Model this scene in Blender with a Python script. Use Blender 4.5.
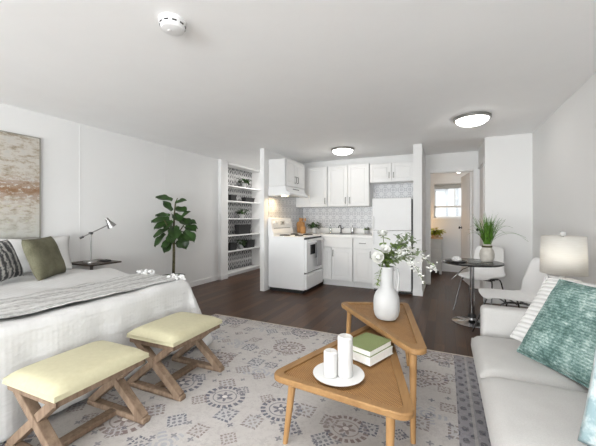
import bpy, bmesh, math, random
from mathutils import Vector, Matrix
random.seed(7)
R = math.radians
for o in list(bpy.data.objects): bpy.data.objects.remove(o)
COL = bpy.context.scene.collection
SC = bpy.context.scene

# ------------------------------------------------------------------ camera
YAW = math.atan(147/310.0)
cam_d = bpy.data.cameras.new('camera'); cam = bpy.data.objects.new('camera', cam_d); COL.objects.link(cam)
cam.location = (0, 0, 1.22); cam.rotation_euler = (R(90), 0, YAW)
cam_d.sensor_fit = 'HORIZONTAL'; cam_d.sensor_width = 36; cam_d.lens = 36*310/596.0
cam_d.shift_y = -5/596.0; cam_d.clip_start = 0.02
SC.camera = cam

# ------------------------------------------------------------------ light
w = bpy.data.worlds.new('sky'); SC.world = w; w.use_nodes = True
w.node_tree.nodes['Background'].inputs[0].default_value = (0.93, 0.96, 1.0, 1)
w.node_tree.nodes['Background'].inputs[1].default_value = 1.0
def area(name, loc, rot, sx, sy, power, col=(1, 1, 1)):
    d = bpy.data.lights.new(name, 'AREA'); d.shape = 'RECTANGLE'; d.size = sx; d.size_y = sy
    d.energy = power; d.color = col
    o = bpy.data.objects.new(name, d); COL.objects.link(o); o.location = loc; o.rotation_euler = rot
    return o
# daylight through the big rear windows (sky light falling in; fill lamps marked as added)
area('daylight_sky', (-2.2, -6.05, 1.4), (R(90), 0, 0), 3.4, 1.9, 12, (0.985, 0.995, 1))
area('ceiling_fill', (-1.6, -6.0, 0.75), (R(100), 0, 0), 4.6, 0.9, 270, (0.98, 0.995, 1))  # upward lamp added low at the rear wall to lift the ceiling
area('daylight_side', (0.3, -6.05, 1.4), (R(90), 0, 0), 1.3, 1.9, 4, (0.985, 0.995, 1))
area('right_fill', (1.25, -3.4, 1.4), (R(90), 0, R(90)), 2.2, 1.7, 16, (0.985, 0.995, 1))  # added at an invented right window to brighten the left wall
area('right_ceiling_fill', (1.22, -3.4, 0.75), (R(108), 0, R(90)), 2.2, 0.8, 110, (0.98, 0.995, 1))  # added beside it, tilted up for more ceiling light
area('alcove_fill', (-3.4, 5.9, 2.372), (0, 0, 0), 0.4, 0.4, 8, (1, .96, .91))  # unseen lamp added to brighten the far left wall and bookcase
area('overhead_fill', (-.7, .4, 2.36), (0, 0, 0), 1.0, 1.0, 14, (1, .995, .985))  # unseen overhead lamp added to brighten bed, sofa and rug
area('daylight_bedroom', (0.06, 8.7, 2.75), (R(-50), 0, 0), 0.9, 0.7, 30, (0.97, 0.98, 1))
SC.view_settings.view_transform = 'Standard'; SC.view_settings.look = 'None'
SC.view_settings.gamma = 1; SC.view_settings.exposure = 0.97; SC.view_settings.use_curve_mapping = False
SC.cycles.max_bounces = 10; SC.cycles.diffuse_bounces = 7
SC.cycles.sample_clamp_indirect = 6
SC.cycles.caustics_reflective = False; SC.cycles.caustics_refractive = False

# ------------------------------------------------------------------ material helpers
class NT:
    def __init__(s, name):
        m = bpy.data.materials.new(name); m.use_nodes = True; s.m = m; s.t = m.node_tree
        s.b = s.t.nodes['Principled BSDF']; s.out = s.t.nodes['Material Output']
    def n(s, typ, **kw):
        nd = s.t.nodes.new(typ)
        for k, v in kw.items(): setattr(nd, k, v)
        return nd
    def put(s, sock, v):
        if isinstance(v, bpy.types.NodeSocket): s.t.links.new(v, sock)
        elif v is not None: sock.default_value = v
    def ma(s, op, a, b=None, c=None, clamp=False):
        nd = s.n('ShaderNodeMath', operation=op, use_clamp=clamp)
        s.put(nd.inputs[0], a); s.put(nd.inputs[1], b); s.put(nd.inputs[2], c); return nd.outputs[0]
    def vm(s, op, a, b=None):
        nd = s.n('ShaderNodeVectorMath', operation=op)
        s.put(nd.inputs[0], a); s.put(nd.inputs[1], b); return nd.outputs['Value' if op in ('LENGTH', 'DISTANCE') else 'Vector']
    def co(s, scale=None):
        c = s.n('ShaderNodeTexCoord').outputs['Object']
        if scale:
            mp = s.n('ShaderNodeMapping'); s.t.links.new(c, mp.inputs[0]); mp.inputs['Scale'].default_value = scale
            return mp.outputs[0]
        return c
    def xyz(s, v):
        nd = s.n('ShaderNodeSeparateXYZ'); s.put(nd.inputs[0], v); return nd.outputs
    def cmb(s, x, y, z=0.0):
        nd = s.n('ShaderNodeCombineXYZ'); s.put(nd.inputs[0], x); s.put(nd.inputs[1], y); s.put(nd.inputs[2], z); return nd.outputs[0]
    def noise(s, vec, scale, detail=3, rough=.5):
        nd = s.n('ShaderNodeTexNoise'); s.put(nd.inputs['Vector'], vec); nd.inputs['Scale'].default_value = scale
        nd.inputs['Detail'].default_value = detail; nd.inputs['Roughness'].default_value = rough; return nd.outputs['Fac']
    def ramp(s, fac, stops):
        nd = s.n('ShaderNodeValToRGB'); s.put(nd.inputs[0], fac); e = nd.color_ramp.elements
        while len(e) < len(stops): e.new(.5)
        for q, (p, c) in zip(e, stops): q.position = p; q.color = (*c, 1) if len(c) == 3 else c
        return nd.outputs[0]
    def mix(s, fac, a, b):
        nd = s.n('ShaderNodeMix', data_type='RGBA'); s.put(nd.inputs[0], fac)
        for i, v in ((6, a), (7, b)):
            if isinstance(v, tuple) and len(v) == 3: v = (*v, 1)
            s.put(nd.inputs[i], v)
        return nd.outputs[2]
    def bump(s, h, strength=.3, dist=.01):
        nd = s.n('ShaderNodeBump'); s.put(nd.inputs['Height'], h); nd.inputs['Strength'].default_value = strength
        nd.inputs['Distance'].default_value = dist; s.t.links.new(nd.outputs[0], s.b.inputs['Normal'])
    def col(s, v):
        if isinstance(v, tuple): v = (*v, 1)
        s.put(s.b.inputs['Base Color'], v)
    def pr(s, rough=.5, metal=0., spec=None):
        s.b.inputs['Roughness'].default_value = rough; s.b.inputs['Metallic'].default_value = metal
        if spec is not None: s.b.inputs['Specular IOR Level'].default_value = spec

def plain(name, c, rough=.5, metal=0., var=.04, scale=8., bump=0., spec=None):
    t = NT(name); v = t.co(); f = t.noise(v, scale)
    lo = tuple(max(0, x*(1-var)) for x in c); hi = tuple(min(1, x*(1+var)) for x in c)
    t.col(t.ramp(f, [(.3, lo), (.7, hi)])); t.pr(rough, metal, spec)
    if bump: t.bump(t.noise(v, scale*12, 2), bump, .004)
    return t.m
def emis(name, c, strength):
    t = NT(name); t.col(c); t.b.inputs['Emission Color'].default_value = (*c, 1); t.b.inputs['Emission Strength'].default_value = strength
    return t.m
def wood(name, dark, light, axis=0, scale=1., rough=.5):
    t = NT(name); sc = [14., 14., 14.]; sc[axis] = 1.6
    v = t.co(tuple(x*scale for x in sc)); f = t.noise(v, 2.2, 6, .62)
    t.col(t.ramp(f, [(.28, dark), (.5, tuple((a+b)/2 for a, b in zip(dark, light))), (.75, light)])); t.pr(rough)
    t.b.inputs['Specular IOR Level'].default_value = .2
    t.bump(f, .12, .003); return t.m
def fabric(name, c1, c2, scale=220., rough=.9, bump=.35, big=6.):
    t = NT(name); v = t.co(); f = t.noise(v, scale, 2); g = t.noise(v, big, 4)
    fac = t.ma('ADD', t.ma('MULTIPLY', f, .6), t.ma('MULTIPLY', g, .4))
    t.col(t.ramp(fac, [(.36, c1), (.64, c2)])); t.pr(rough, 0, .2); t.bump(f, bump, .003); return t.m

M = {}
M['wall'] = plain('wall_paint', (.79, .79, .785), .85, 0, .012, 1.5, .02)
M['ceiling'] = plain('ceiling_paint', (.95, .95, .95), .9, 0, .015, 3, .05)
M['trim'] = plain('white_trim_paint', (.78, .78, .775), .5, 0, .01)
M['cabinet'] = plain('white_cabinet_paint', (.76, .76, .755), .42, 0, .01)
M['appliance'] = plain('white_enamel', (.83, .835, .84), .45, 0, .008, spec=.2)
M['handle'] = plain('brushed_nickel', (.36, .355, .34), .35, 1)
M['chrome'] = plain('chrome', (.42, .42, .43), .12, 1, .01)
M['dark_chrome'] = plain('dark_chrome', (.19, .19, .195), .22, 1, .02)
M['black'] = plain('black_gloss', (.012, .012, .013), .22)
M['black_matte'] = plain('black_matte', (.02, .02, .02), .6)
M['gap'] = plain('dark_gap', (.05, .05, .05), .8)
M['ceramic'] = plain('white_ceramic', (.50, .50, .50), .5, 0, .01, spec=.2)
M['plate'] = plain('white_glazed_plate', (.76, .76, .755), .4, 0, .01, spec=.3)
M['wax'] = plain('white_wax', (.62, .615, .605), .5, 0, .01); 
M['plastic'] = plain('white_plastic', (.84, .84, .84), .35, 0, .01)
M['pages'] = plain('white_pages', (.84, .83, .80), .8, 0, .03, 60)
M['bookgreen'] = fabric('green_book_cloth', (.19, .23, .10), (.24, .28, .13), 300)
M['bookwhite'] = plain('white_book_cover', (.82, .82, .80), .5)
M['leaf'] = plain('fig_leaf_green', (.028, .066, .014), .45, 0, .5, 9)
M['leaf_light'] = plain('bright_leaf_green', (.16, .24, .06), .5, 0, .4, 9)
M['leaf_sage'] = plain('sage_leaf_green', (.20, .25, .14), .6, 0, .3, 25)
M['grass'] = plain('grass_blade_green', (.085, .20, .02), .5, 0, .45, 30)
M['bark'] = plain('bark', (.085, .075, .035), .85, 0, .4, 30, .4)
M['stem'] = plain('green_stem', (.13, .18, .06), .6, 0, .2, 30)
M['petal'] = plain('white_petal', (.74, .74, .71), .7, 0, .03, 60)
M['moss'] = plain('moss', (.09, .11, .03), .95, 0, .5, 60, .6)
M['basket'] = plain('charcoal_basket', (.020, .020, .021), .75, 0, .4, 60, .6)
M['paleceramic'] = plain('speckled_stoneware', (.55, .52, .47), .55, 0, .12, 22, .1)
M['cushion'] = fabric('pale_yellow_vinyl', (.49, .46, .315), (.53, .50, .345), 40, .5, .06, 4)
M['sofa'] = fabric('pale_grey_linen', (.46, .452, .44), (.52, .512, .50), 260, .9, .2)
M['bedding'] = fabric('white_bedding', (.62, .62, .615), (.67, .67, .665), 120, .9, .15)
M['grey_pillow'] = fabric('pale_blue_grey_cotton', (.70, .72, .76), (.76, .78, .82), 150)
M['olive'] = fabric('olive_velvet', (.095, .092, .058), (.19, .183, .125), 160, .85, .4, 12)
M['bench'] = wood('weathered_oak', (.15, .10, .068), (.31, .225, .16), 2, 1, .7)
M['oak'] = wood('honey_oak', (.235, .128, .052), (.345, .20, .085), 1, .7, .5)
M['oak_leg'] = wood('honey_oak_legs', (.31, .17, .07), (.42, .245, .105), 2, .7, .45)
M['board'] = wood('cutting_board_wood', (.36, .18, .07), (.52, .29, .12), 2, 1, .5)
M['darkwood'] = wood('dark_wood', (.030, .020, .014), (.06, .04, .028), 0, 1, .35)
M['counter'] = plain('white_counter', (.83, .825, .81), .3, 0, .03, 30)
M['steel'] = plain('stainless_steel', (.6, .6, .6), .25, 1)
M['lampmetal'] = plain('satin_lamp_metal', (.33, .325, .32), .28, 1)
M['lampglass'] = emis('lit_frosted_glass', (1, .965, .92), 6)
M['bulb'] = emis('lit_bulb', (1, .93, .82), 6.0)
M['hoodbulb'] = emis('lit_hood_lens', (1, .85, .6), 5.0)
M['greywood'] = plain('grey_painted_wood', (.60, .61, .60), .5)
M['warmlit'] = plain('warm_lit_peach', (.62, .45, .28), .5)  # white dresser top with orange lamplight put into its colour
M['blind'] = plain('roller_blind', (.42, .43, .42), .8)
M['towel'] = fabric('grey_dish_towel', (.33, .33, .34), (.44, .44, .45), 200)
M['taupe_frame'] = plain('taupe_window_casing', (.62, .55, .47), .6)

def shade_mat():
    t = NT('linen_lampshade'); v = t.co((1, 1, 1)); f = t.noise(t.co((4, 4, 60)), 4, 2)
    d = t.n('ShaderNodeBsdfDiffuse'); tr = t.n('ShaderNodeBsdfTranslucent'); mx = t.n('ShaderNodeMixShader')
    c = t.ramp(f, [(.3, (.80, .78, .74)), (.7, (.86, .85, .82))])
    t.put(d.inputs[0], c); t.put(tr.inputs[0], c); mx.inputs[0].default_value = .45
    t.t.links.new(d.outputs[0], mx.inputs[1]); t.t.links.new(tr.outputs[0], mx.inputs[2]); t.t.links.new(mx.outputs[0], t.out.inputs[0]); return t.m
M['shade'] = shade_mat()
def glass_mat(name, tint=(1, 1, 1), fac=.12):
    t = NT(name); g = t.n('ShaderNodeBsdfGlossy'); g.inputs['Roughness'].default_value = .03
    tr = t.n('ShaderNodeBsdfTransparent'); tr.inputs[0].default_value = (*tint, 1); mx = t.n('ShaderNodeMixShader')
    mx.inputs[0].default_value = fac
    t.t.links.new(tr.outputs[0], mx.inputs[1]); t.t.links.new(g.outputs[0], mx.inputs[2]); t.t.links.new(mx.outputs[0], t.out.inputs[0]); return t.m
M['pane'] = glass_mat('window_glass', (.97, .98, .98), .06)
M['clearglass'] = glass_mat('clear_glass', (.92, .94, .93), .18)

def floor_mat():
    t = NT('dark_hardwood_planks'); v = t.co(); s = t.xyz(v)
    br = t.n('ShaderNodeTexBrick'); t.put(br.inputs['Vector'], t.cmb(s[1], s[0]))
    br.inputs['Scale'].default_value = 1; br.inputs['Brick Width'].default_value = 1.1; br.inputs['Row Height'].default_value = .095
    br.inputs['Mortar Size'].default_value = .0022; br.offset = .37
    br.inputs['Color1'].default_value = (.1, .1, .1, 1); br.inputs['Color2'].default_value = (.9, .9, .9, 1); br.inputs['Mortar'].default_value = (.4, .4, .4, 1)
    g = t.noise(t.cmb(t.ma('MULTIPLY', s[0], 26), t.ma('MULTIPLY', s[1], 1.8)), 1.6, 5, .6)
    fac = t.ma('ADD', t.ma('MULTIPLY', t.xyz(br.outputs['Color'])[0], .32), t.ma('MULTIPLY', g, .68))
    c = t.ramp(fac, [(.27, (.028, .013, .007)), (.5, (.064, .032, .018)), (.74, (.135, .070, .038))])
    t.col(t.mix(t.ma('MULTIPLY', br.outputs['Fac'], .75), c, (.012, .007, .005)))
    t.pr(.3, 0, .2); r = t.ma('ADD', t.ma('MULTIPLY', g, .25), .22); t.put(t.b.inputs['Roughness'], r)
    t.bump(t.ma('ADD', t.ma('MULTIPLY', br.outputs['Fac'], -1), t.ma('MULTIPLY', g, .25)), .25, .003); return t.m
M['floor'] = floor_mat()

def rug_mat():
    t = NT('distressed_medallion_rug'); v = t.co(); s = t.xyz(v)
    base = t.mix(t.noise(v, 2.2, 5, .6), (.42, .395, .38), (.60, .58, .56))
    fine = t.noise(v, 55, 5, .75); wear = t.noise(v, 5.5, 4, .65)
    c = base
    def cell(cell_, off, rnd_):
        vo = t.n('ShaderNodeTexVoronoi', voronoi_dimensions='2D'); vo.inputs['Scale'].default_value = 1/cell_; vo.inputs['Randomness'].default_value = rnd_
        q = t.vm('ADD', v, off); t.put(vo.inputs['Vector'], q)
        loc = t.xyz(t.vm('SUBTRACT', q, vo.outputs['Position'])); rnd = t.xyz(vo.outputs['Color'])
        return loc[0], loc[1], rnd
    def rng(x, lo, hi): return t.ma('MULTIPLY', t.ma('GREATER_THAN', x, lo), t.ma('LESS_THAN', x, hi))
    mul = lambda a, b_: t.ma('MULTIPLY', a, b_)
    mx_ = lambda a, b_: t.ma('MAXIMUM', a, b_)
    worn = t.ma('GREATER_THAN', t.ma('ADD', fine, mul(wear, .35)), .52)
    def paint(c, k, col_, amt):
        return t.mix(t.ma('MULTIPLY', mul(k, worn), t.ma('MULTIPLY', t.ma('ADD', .45, wear), amt), clamp=True), c, col_)
    BL, TP, LT, GR = (.115, .12, .155), (.23, .18, .17), (.70, .67, .64), (.34, .36, .41)
    # large oval medallions with a ring of blocks, an inner flower and a pale core
    x, y, rd = cell(.43, (.1, .12, 0), .30)
    th = t.ma('ARCTAN2', y, x); r = t.ma('DIVIDE', t.ma('SQRT', t.ma('ADD', mul(x, x), mul(mul(y, y), 1.35))), t.ma('ADD', .130, mul(rd[0], .05)))
    sel = t.ma('GREATER_THAN', rd[1], .35); hue = t.mix(t.ma('GREATER_THAN', rd[2], .5), BL, TP)
    c = t.mix(mul(mul(t.ma('LESS_THAN', r, .98), sel), .35), c, (.46, .42, .42))
    c = paint(c, mul(sel, mul(rng(r, .74, .97), t.ma('GREATER_THAN', t.ma('COSINE', mul(th, 20)), -.35))), hue, 1.0)
    c = paint(c, mul(sel, rng(r, .52, .58)), hue, .7)
    c = paint(c, mul(sel, t.ma('LESS_THAN', r, t.ma('ADD', .30, mul(t.ma('COSINE', mul(th, 6)), .13)))), hue, .9)
    c = paint(c, mul(sel, t.ma('LESS_THAN', r, .13)), LT, 1.0)
    # the other cells carry leafy star sprays
    ns = t.ma('SUBTRACT', 1, sel); lf = t.ma('ADD', .62, mul(t.ma('COSINE', mul(th, 5)), .34))
    c = paint(c, mul(ns, mul(t.ma('LESS_THAN', r, lf), t.ma('GREATER_THAN', t.ma('SINE', mul(r, 26)), -.1))), GR, .75)
    # medium squares and lozenges in between
    x, y, rd = cell(.215, (.02, .20, 0), .45)
    d1_ = t.ma('ADD', t.ma('ABSOLUTE', x), t.ma('ABSOLUTE', y)); d2_ = mul(t.ma('MAXIMUM', t.ma('ABSOLUTE', x), t.ma('ABSOLUTE', y)), 1.35)
    s1 = t.ma('GREATER_THAN', rd[1], .5); dd = t.ma('DIVIDE', t.ma('ADD', mul(d1_, s1), mul(d2_, t.ma('SUBTRACT', 1, s1))), t.ma('ADD', .052, mul(rd[0], .03)))
    th = t.ma('ARCTAN2', y, x); hue = t.mix(t.ma('GREATER_THAN', rd[2], .45), BL, TP)
    c = t.mix(mul(t.ma('LESS_THAN', dd, 1.0), .30), c, t.mix(t.ma('GREATER_THAN', rd[0], .5), (.40, .37, .37), (.40, .42, .46)))
    c = paint(c, mul(rng(dd, .72, 1.0), t.ma('GREATER_THAN', t.ma('COSINE', mul(th, 14)), -.5)), hue, .85)
    c = paint(c, mul(rng(dd, .18, .50), t.ma('GREATER_THAN', t.ma('COSINE', mul(th, 4)), -.2)), hue, .75)
    # small scattered rosettes
    x, y, rd = cell(.105, (.05, .03, 0), .8)
    r = t.ma('SQRT', t.ma('ADD', mul(x, x), mul(y, y))); th = t.ma('ARCTAN2', y, x)
    c = paint(c, mul(t.ma('GREATER_THAN', rd[0], .55), t.ma('LESS_THAN', r, t.ma('ADD', .015, mul(t.ma('COSINE', mul(th, 4)), .006)))), BL, .7)
    # border along the right edge: dark grey-blue with small repeated rosettes and two guard stripes
    bx = t.ma('GREATER_THAN', s[0], .07)
    ro = t.ma('MULTIPLY', t.ma('SINE', t.ma('MULTIPLY', s[0], 75)), t.ma('SINE', t.ma('MULTIPLY', s[1], 60)))
    bk = t.ma('GREATER_THAN', t.ma('ADD', ro, t.ma('MULTIPLY', t.ma('SUBTRACT', fine, .5), 2)), .3)
    bc = t.mix(bk, (.25, .245, .27), (.085, .088, .11))
    st = t.ma('LESS_THAN', t.ma('ABSOLUTE', t.ma('SUBTRACT', s[0], .155)), .008)
    bc = t.mix(t.ma('MULTIPLY', st, .7), bc, (.42, .40, .39))
    c = t.mix(t.ma('MULTIPLY', bx, .85), c, bc)
    # paler border strip at the far edge
    by = t.ma('GREATER_THAN', s[1], 2.93)
    c = t.mix(t.ma('MULTIPLY', by, t.ma('MULTIPLY', t.ma('GREATER_THAN', fine, .5), .5)), c, (.30, .27, .26))
    edge = t.ma('GREATER_THAN', s[1], 3.065)
    c = t.mix(edge, c, (.56, .49, .42))
    c = t.mix(t.ma('MULTIPLY', t.ma('GREATER_THAN', t.noise(v, 38, 5, .8), .53), t.ma('MULTIPLY', wear, .55)), c, (.33, .31, .31))
    c = t.mix(t.ma('MULTIPLY', t.ma('GREATER_THAN', fine, .60), .25), c, (.62, .60, .58))
    t.col(c); t.pr(.95, 0, .1); t.bump(fine, .3, .004); return t.m
M['rug'] = rug_mat()

def cane_mat():
    t = NT('woven_cane'); s = t.xyz(t.co())
    a = t.ma('SINE', t.ma('MULTIPLY', s[0], 470)); b = t.ma('SINE', t.ma('MULTIPLY', s[1], 470))
    wv = t.ma('MULTIPLY', a, b); n = t.noise(t.co(), 18, 4)
    f = t.ma('ADD', t.ma('ADD', t.ma('MULTIPLY', wv, .42), t.ma('MULTIPLY', n, .35)), .32)
    t.col(t.ramp(f, [(.2, (.15, .068, .020)), (.5, (.32, .165, .055)), (.8, (.46, .255, .095))])); t.pr(.6); t.bump(wv, .6, .003); return t.m
M['cane'] = cane_mat()

def splash_mat(name, ax):
    t = NT(name); s = t.xyz(t.co()); u = s[ax]; z = s[2]
    P = math.pi*2/.145
    x = t.ma('MULTIPLY', u, P); y = t.ma('MULTIPLY', z, P)
    d = t.ma('ADD', t.ma('COSINE', x), t.ma('COSINE', y)); d2 = t.ma('MULTIPLY', t.ma('COSINE', t.ma('MULTIPLY', x, 2)), t.ma('COSINE', t.ma('MULTIPLY', y, 2)))
    l = t.ma('ABSOLUTE', t.ma('ADD', d, t.ma('MULTIPLY', d2, .55)))
    k = t.ma('LESS_THAN', l, .33); k2 = t.ma('GREATER_THAN', d, 1.35)
    kk = t.ma('MAXIMUM', k, k2)
    g = t.ma('MAXIMUM', t.ma('GREATER_THAN', t.ma('COSINE', x), .985), t.ma('GREATER_THAN', t.ma('COSINE', y), .985))
    c = t.mix(t.ma('MULTIPLY', kk, .85), (.66, .665, .68), (.40, .41, .44)); c = t.mix(t.ma('MULTIPLY', g, .5), c, (.75, .75, .74))
    t.col(c); t.pr(.3); return t.m
M['splash'] = splash_mat('patterned_tile_backsplash', 0); M['splash_side'] = splash_mat('patterned_tile_side', 1)

def paper_mat():
    t = NT('leaf_chevron_wallpaper'); s = t.xyz(t.co()); u = t.ma('MULTIPLY', s[1], 1/.15); z = s[2]
    fr = t.ma('ABSOLUTE', t.ma('SUBTRACT', t.ma('FRACT', u), .5))
    ph = t.ma('SINE', t.ma('MULTIPLY', t.ma('ADD', z, t.ma('MULTIPLY', fr, .30)), 62))
    lens = t.ma('ADD', t.ma('SINE', t.ma('MULTIPLY', z, 17)), t.ma('COSINE', t.ma('MULTIPLY', u, math.pi*4)))
    n = t.noise(t.co(), 22, 3)
    f = t.ma('ADD', t.ma('ADD', t.ma('MULTIPLY', ph, .55), t.ma('MULTIPLY', lens, .28)), t.ma('MULTIPLY', t.ma('SUBTRACT', n, .5), .7))
    c = t.mix(t.ma('GREATER_THAN', f, -.02), (.64, .64, .64), (.095, .095, .10))
    t.col(c); t.pr(.8); return t.m
M['paper'] = paper_mat()

def painting_mat():
    t = NT('abstract_oil_paint'); s = t.xyz(t.co())
    v = t.cmb(t.ma('MULTIPLY', s[1], 6), t.ma('MULTIPLY', s[2], 12)); v2 = t.cmb(t.ma('MULTIPLY', s[1], 15), t.ma('MULTIPLY', s[2], 30))
    a = t.noise(v, 1.3, 6, .75); b = t.noise(v2, 1.2, 5, .7); z = s[2]
    c = t.ramp(a, [(.32, (.20, .155, .11)), (.43, (.40, .35, .28)), (.53, (.56, .53, .48)), (.70, (.47, .47, .45))])
    band = t.ma('SUBTRACT', 1, t.ma('MULTIPLY', t.ma('ABSOLUTE', t.ma('SUBTRACT', z, 1.52)), 5), clamp=True)
    rust = t.ma('MULTIPLY', band, t.ma('GREATER_THAN', t.ma('ADD', b, t.ma('MULTIPLY', band, .12)), .54))
    c = t.mix(t.ma('MULTIPLY', rust, .8), c, (.24, .11, .04))
    c = t.mix(t.ma('MULTIPLY', t.ma('GREATER_THAN', b, .60), t.ma('LESS_THAN', z, 1.35)), c, (.50, .50, .33))
    low = t.ma('SUBTRACT', 1, t.ma('MULTIPLY', t.ma('SUBTRACT', z, 1.01), 3.2), clamp=True)
    c = t.mix(t.ma('MULTIPLY', low, .7), c, (.46, .48, .45))
    t.col(c); t.pr(.65); t.bump(a, .5, .006); return t.m
M['painting'] = painting_mat()

def chenille_mat():
    t = NT('teal_chenille'); v = t.co(); s = t.xyz(v)
    rows = t.ma('SINE', t.ma('MULTIPLY', s[1], 420)); n = t.noise(t.cmb(t.ma('MULTIPLY', s[0], 60), t.ma('MULTIPLY', s[1], 170)), 1.3, 4, .7); g = t.noise(v, 9, 4, .65)
    n2 = t.noise(v, 42, 4, .75); f = t.ma('ADD', t.ma('ADD', t.ma('ADD', t.ma('MULTIPLY', n, .45), t.ma('MULTIPLY', n2, .45)), t.ma('MULTIPLY', t.ma('SUBTRACT', g, .5), .55)), t.ma('ADD', .05, t.ma('MULTIPLY', rows, .03)))
    t.col(t.ramp(f, [(.38, (.060, .115, .105)), (.48, (.135, .225, .208)), (.56, (.26, .37, .345)), (.66, (.52, .62, .60))])); t.pr(.85, 0, .2)
    t.bump(t.ma('ADD', n, t.ma('MULTIPLY', rows, .2)), .5, .004); return t.m
M['teal'] = chenille_mat()
def stripe_mat():
    t = NT('ribbed_white_cotton'); s = t.xyz(t.co()); w_ = t.ma('SINE', t.ma('MULTIPLY', s[1], 210))
    t.col(t.ramp(t.ma('ADD', t.ma('MULTIPLY', w_, .5), .5), [(.0, (.62, .62, .61)), (.3, (.80, .80, .79)), (1, (.86, .86, .85))])); t.pr(.9); t.bump(w_, .5, .006); return t.m
M['stripe'] = stripe_mat()
def zebra_mat():
    t = NT('black_white_tufted'); v = t.co(); s = t.xyz(v); n = t.noise(v, 9, 4, .6); n2 = t.noise(v, 60, 3, .7)
    w_ = t.ma('SINE', t.ma('ADD', t.ma('MULTIPLY', s[0], 75), t.ma('MULTIPLY', n, 12)))
    f = t.ma('ADD', t.ma('ADD', t.ma('MULTIPLY', w_, .35), .5), t.ma('MULTIPLY', t.ma('SUBTRACT', n2, .5), 1.9))
    t.col(t.ramp(f, [(.3, (.075, .075, .08)), (.55, (.20, .20, .21)), (.75, (.58, .57, .55))])); t.pr(.95); t.bump(n2, .6, .006); return t.m
M['zebra'] = zebra_mat()
def aqua_mat():
    t = NT('pale_aqua_print'); v = t.co(); n = t.noise(v, 16, 4, .6)
    t.col(t.ramp(n, [(.40, (.34, .48, .52)), (.5, (.62, .73, .75)), (.6, (.74, .82, .83))])); t.pr(.85); t.bump(t.noise(v, 250, 1), .2, .003); return t.m
M['aqua'] = aqua_mat()
def throw_mat():
    t = NT('grey_striped_throw'); v = t.co(); s = t.xyz(v)
    n = t.noise(t.cmb(t.ma('MULTIPLY', s[0], 70), t.ma('MULTIPLY', s[1], 22)), 1.2, 4, .7)
    st = t.ma('SINE', t.ma('ADD', t.ma('MULTIPLY', s[0], 95), t.ma('MULTIPLY', n, 3)))
    f = t.ma('ADD', t.ma('MULTIPLY', st, .10), t.ma('ADD', t.ma('MULTIPLY', n, .8), t.ma('MULTIPLY', t.noise(v, 90, 3, .7), .25)))
    t.col(t.ramp(f, [(.32, (.28, .28, .275)), (.46, (.46, .46, .45)), (.62, (.62, .62, .61))])); t.pr(.95, 0, .1); t.bump(f, .6, .008); return t.m
M['throw'] = throw_mat()
def waffle_mat():
    t = NT('white_waffle_coverlet'); s = t.xyz(t.co())
    u = t.ma('SINE', t.ma('MULTIPLY', s[1], 230)); z = t.ma('SINE', t.ma('MULTIPLY', t.ma('ADD', s[2], s[0]), 230))
    n = t.noise(t.co(), 6, 4)
    t.col(t.ramp(n, [(.3, (.60, .60, .595)), (.7, (.66, .66, .655))])); t.pr(.95, 0, .1)
    t.bump(t.ma('ADD', t.ma('MULTIPLY', t.ma('ADD', u, z), .055), t.ma('MULTIPLY', t.noise(t.co((1, .35, 1.6)), 9, 4, .6), 1.6)), .5, .012); return t.m
M['waffle'] = waffle_mat()

# ------------------------------------------------------------------ geometry helpers
def new(): return bmesh.new()
def box(bm, lo, hi, bev=0., seg=2, mat=None):
    lo = Vector(lo); hi = Vector(hi); c = (lo+hi)/2; d = hi-lo
    r = bmesh.ops.create_cube(bm, size=1, matrix=Matrix.Translation(c) @ Matrix.Diagonal((d.x, d.y, d.z, 1)))
    vs = r['verts']
    if bev > 0:
        es = list({e for v in vs for e in v.link_edges})
        rr = bmesh.ops.bevel(bm, geom=es, offset=min(bev, .49*min(d)), segments=seg, profile=.5, affect='EDGES')
        vs = list({v for f in rr['faces'] for v in f.verts} | {v for v in vs if v.is_valid})
    if mat: bmesh.ops.transform(bm, matrix=mat, verts=vs)
    return bm
def bar(bm, a, b, w_, h_, up=(0, 0, 1), bev=0.):
    """rectangular beam from a to b"""
    a = Vector(a); b = Vector(b); z = (b-a).normalized(); x = Vector(up).cross(z)
    if x.length < 1e-5: x = Vector((1, 0, 0)).cross(z)
    x.normalize(); y = z.cross(x); m = Matrix((x, y, z)).transposed().to_4x4(); m.translation = (a+b)/2
    return box(bm, (-w_/2, -h_/2, -(b-a).length/2), (w_/2, h_/2, (b-a).length/2), bev, 2, m)
def tube(bm, pts, r, n=10, cap=True):
    pts = [Vector(p) for p in pts]; rs = r if isinstance(r, (list, tuple)) else [r]*len(pts); rings = []
    ref = None
    for i, p in enumerate(pts):
        d = (pts[min(i+1, len(pts)-1)]-pts[max(i-1, 0)]).normalized()
        if ref is None:
            ref = d.orthogonal().normalized()
        ref = (ref - d*ref.dot(d));  ref = ref.normalized() if ref.length > 1e-6 else d.orthogonal().normalized()
        b = d.cross(ref)
        rings.append([bm.verts.new(p+(ref*math.cos(2*math.pi*k/n)+b*math.sin(2*math.pi*k/n))*rs[i]) for k in range(n)])
    for A, B in zip(rings, rings[1:]):
        for k in range(n): bm.faces.new((A[k], A[(k+1) % n], B[(k+1) % n], B[k]))
    if cap:
        bm.faces.new(rings[0][::-1]); bm.faces.new(rings[-1])
    return bm
def lathe(bm, prof, c=(0, 0, 0), n=32, cap=True):
    c = Vector(c); rings = []
    for r, z in prof:
        rings.append([bm.verts.new(c+Vector((r*math.cos(2*math.pi*k/n), r*math.sin(2*math.pi*k/n), z))) for k in range(n)])
    for A, B in zip(rings, rings[1:]):
        for k in range(n): bm.faces.new((A[k], A[(k+1) % n], B[(k+1) % n], B[k]))
    if cap:
        bm.faces.new(rings[0][::-1]); bm.faces.new(rings[-1])
    return bm
def cyl(bm, c, r, h_, n=32): return lathe(bm, [(r, 0), (r, h_)], c, n)
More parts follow.
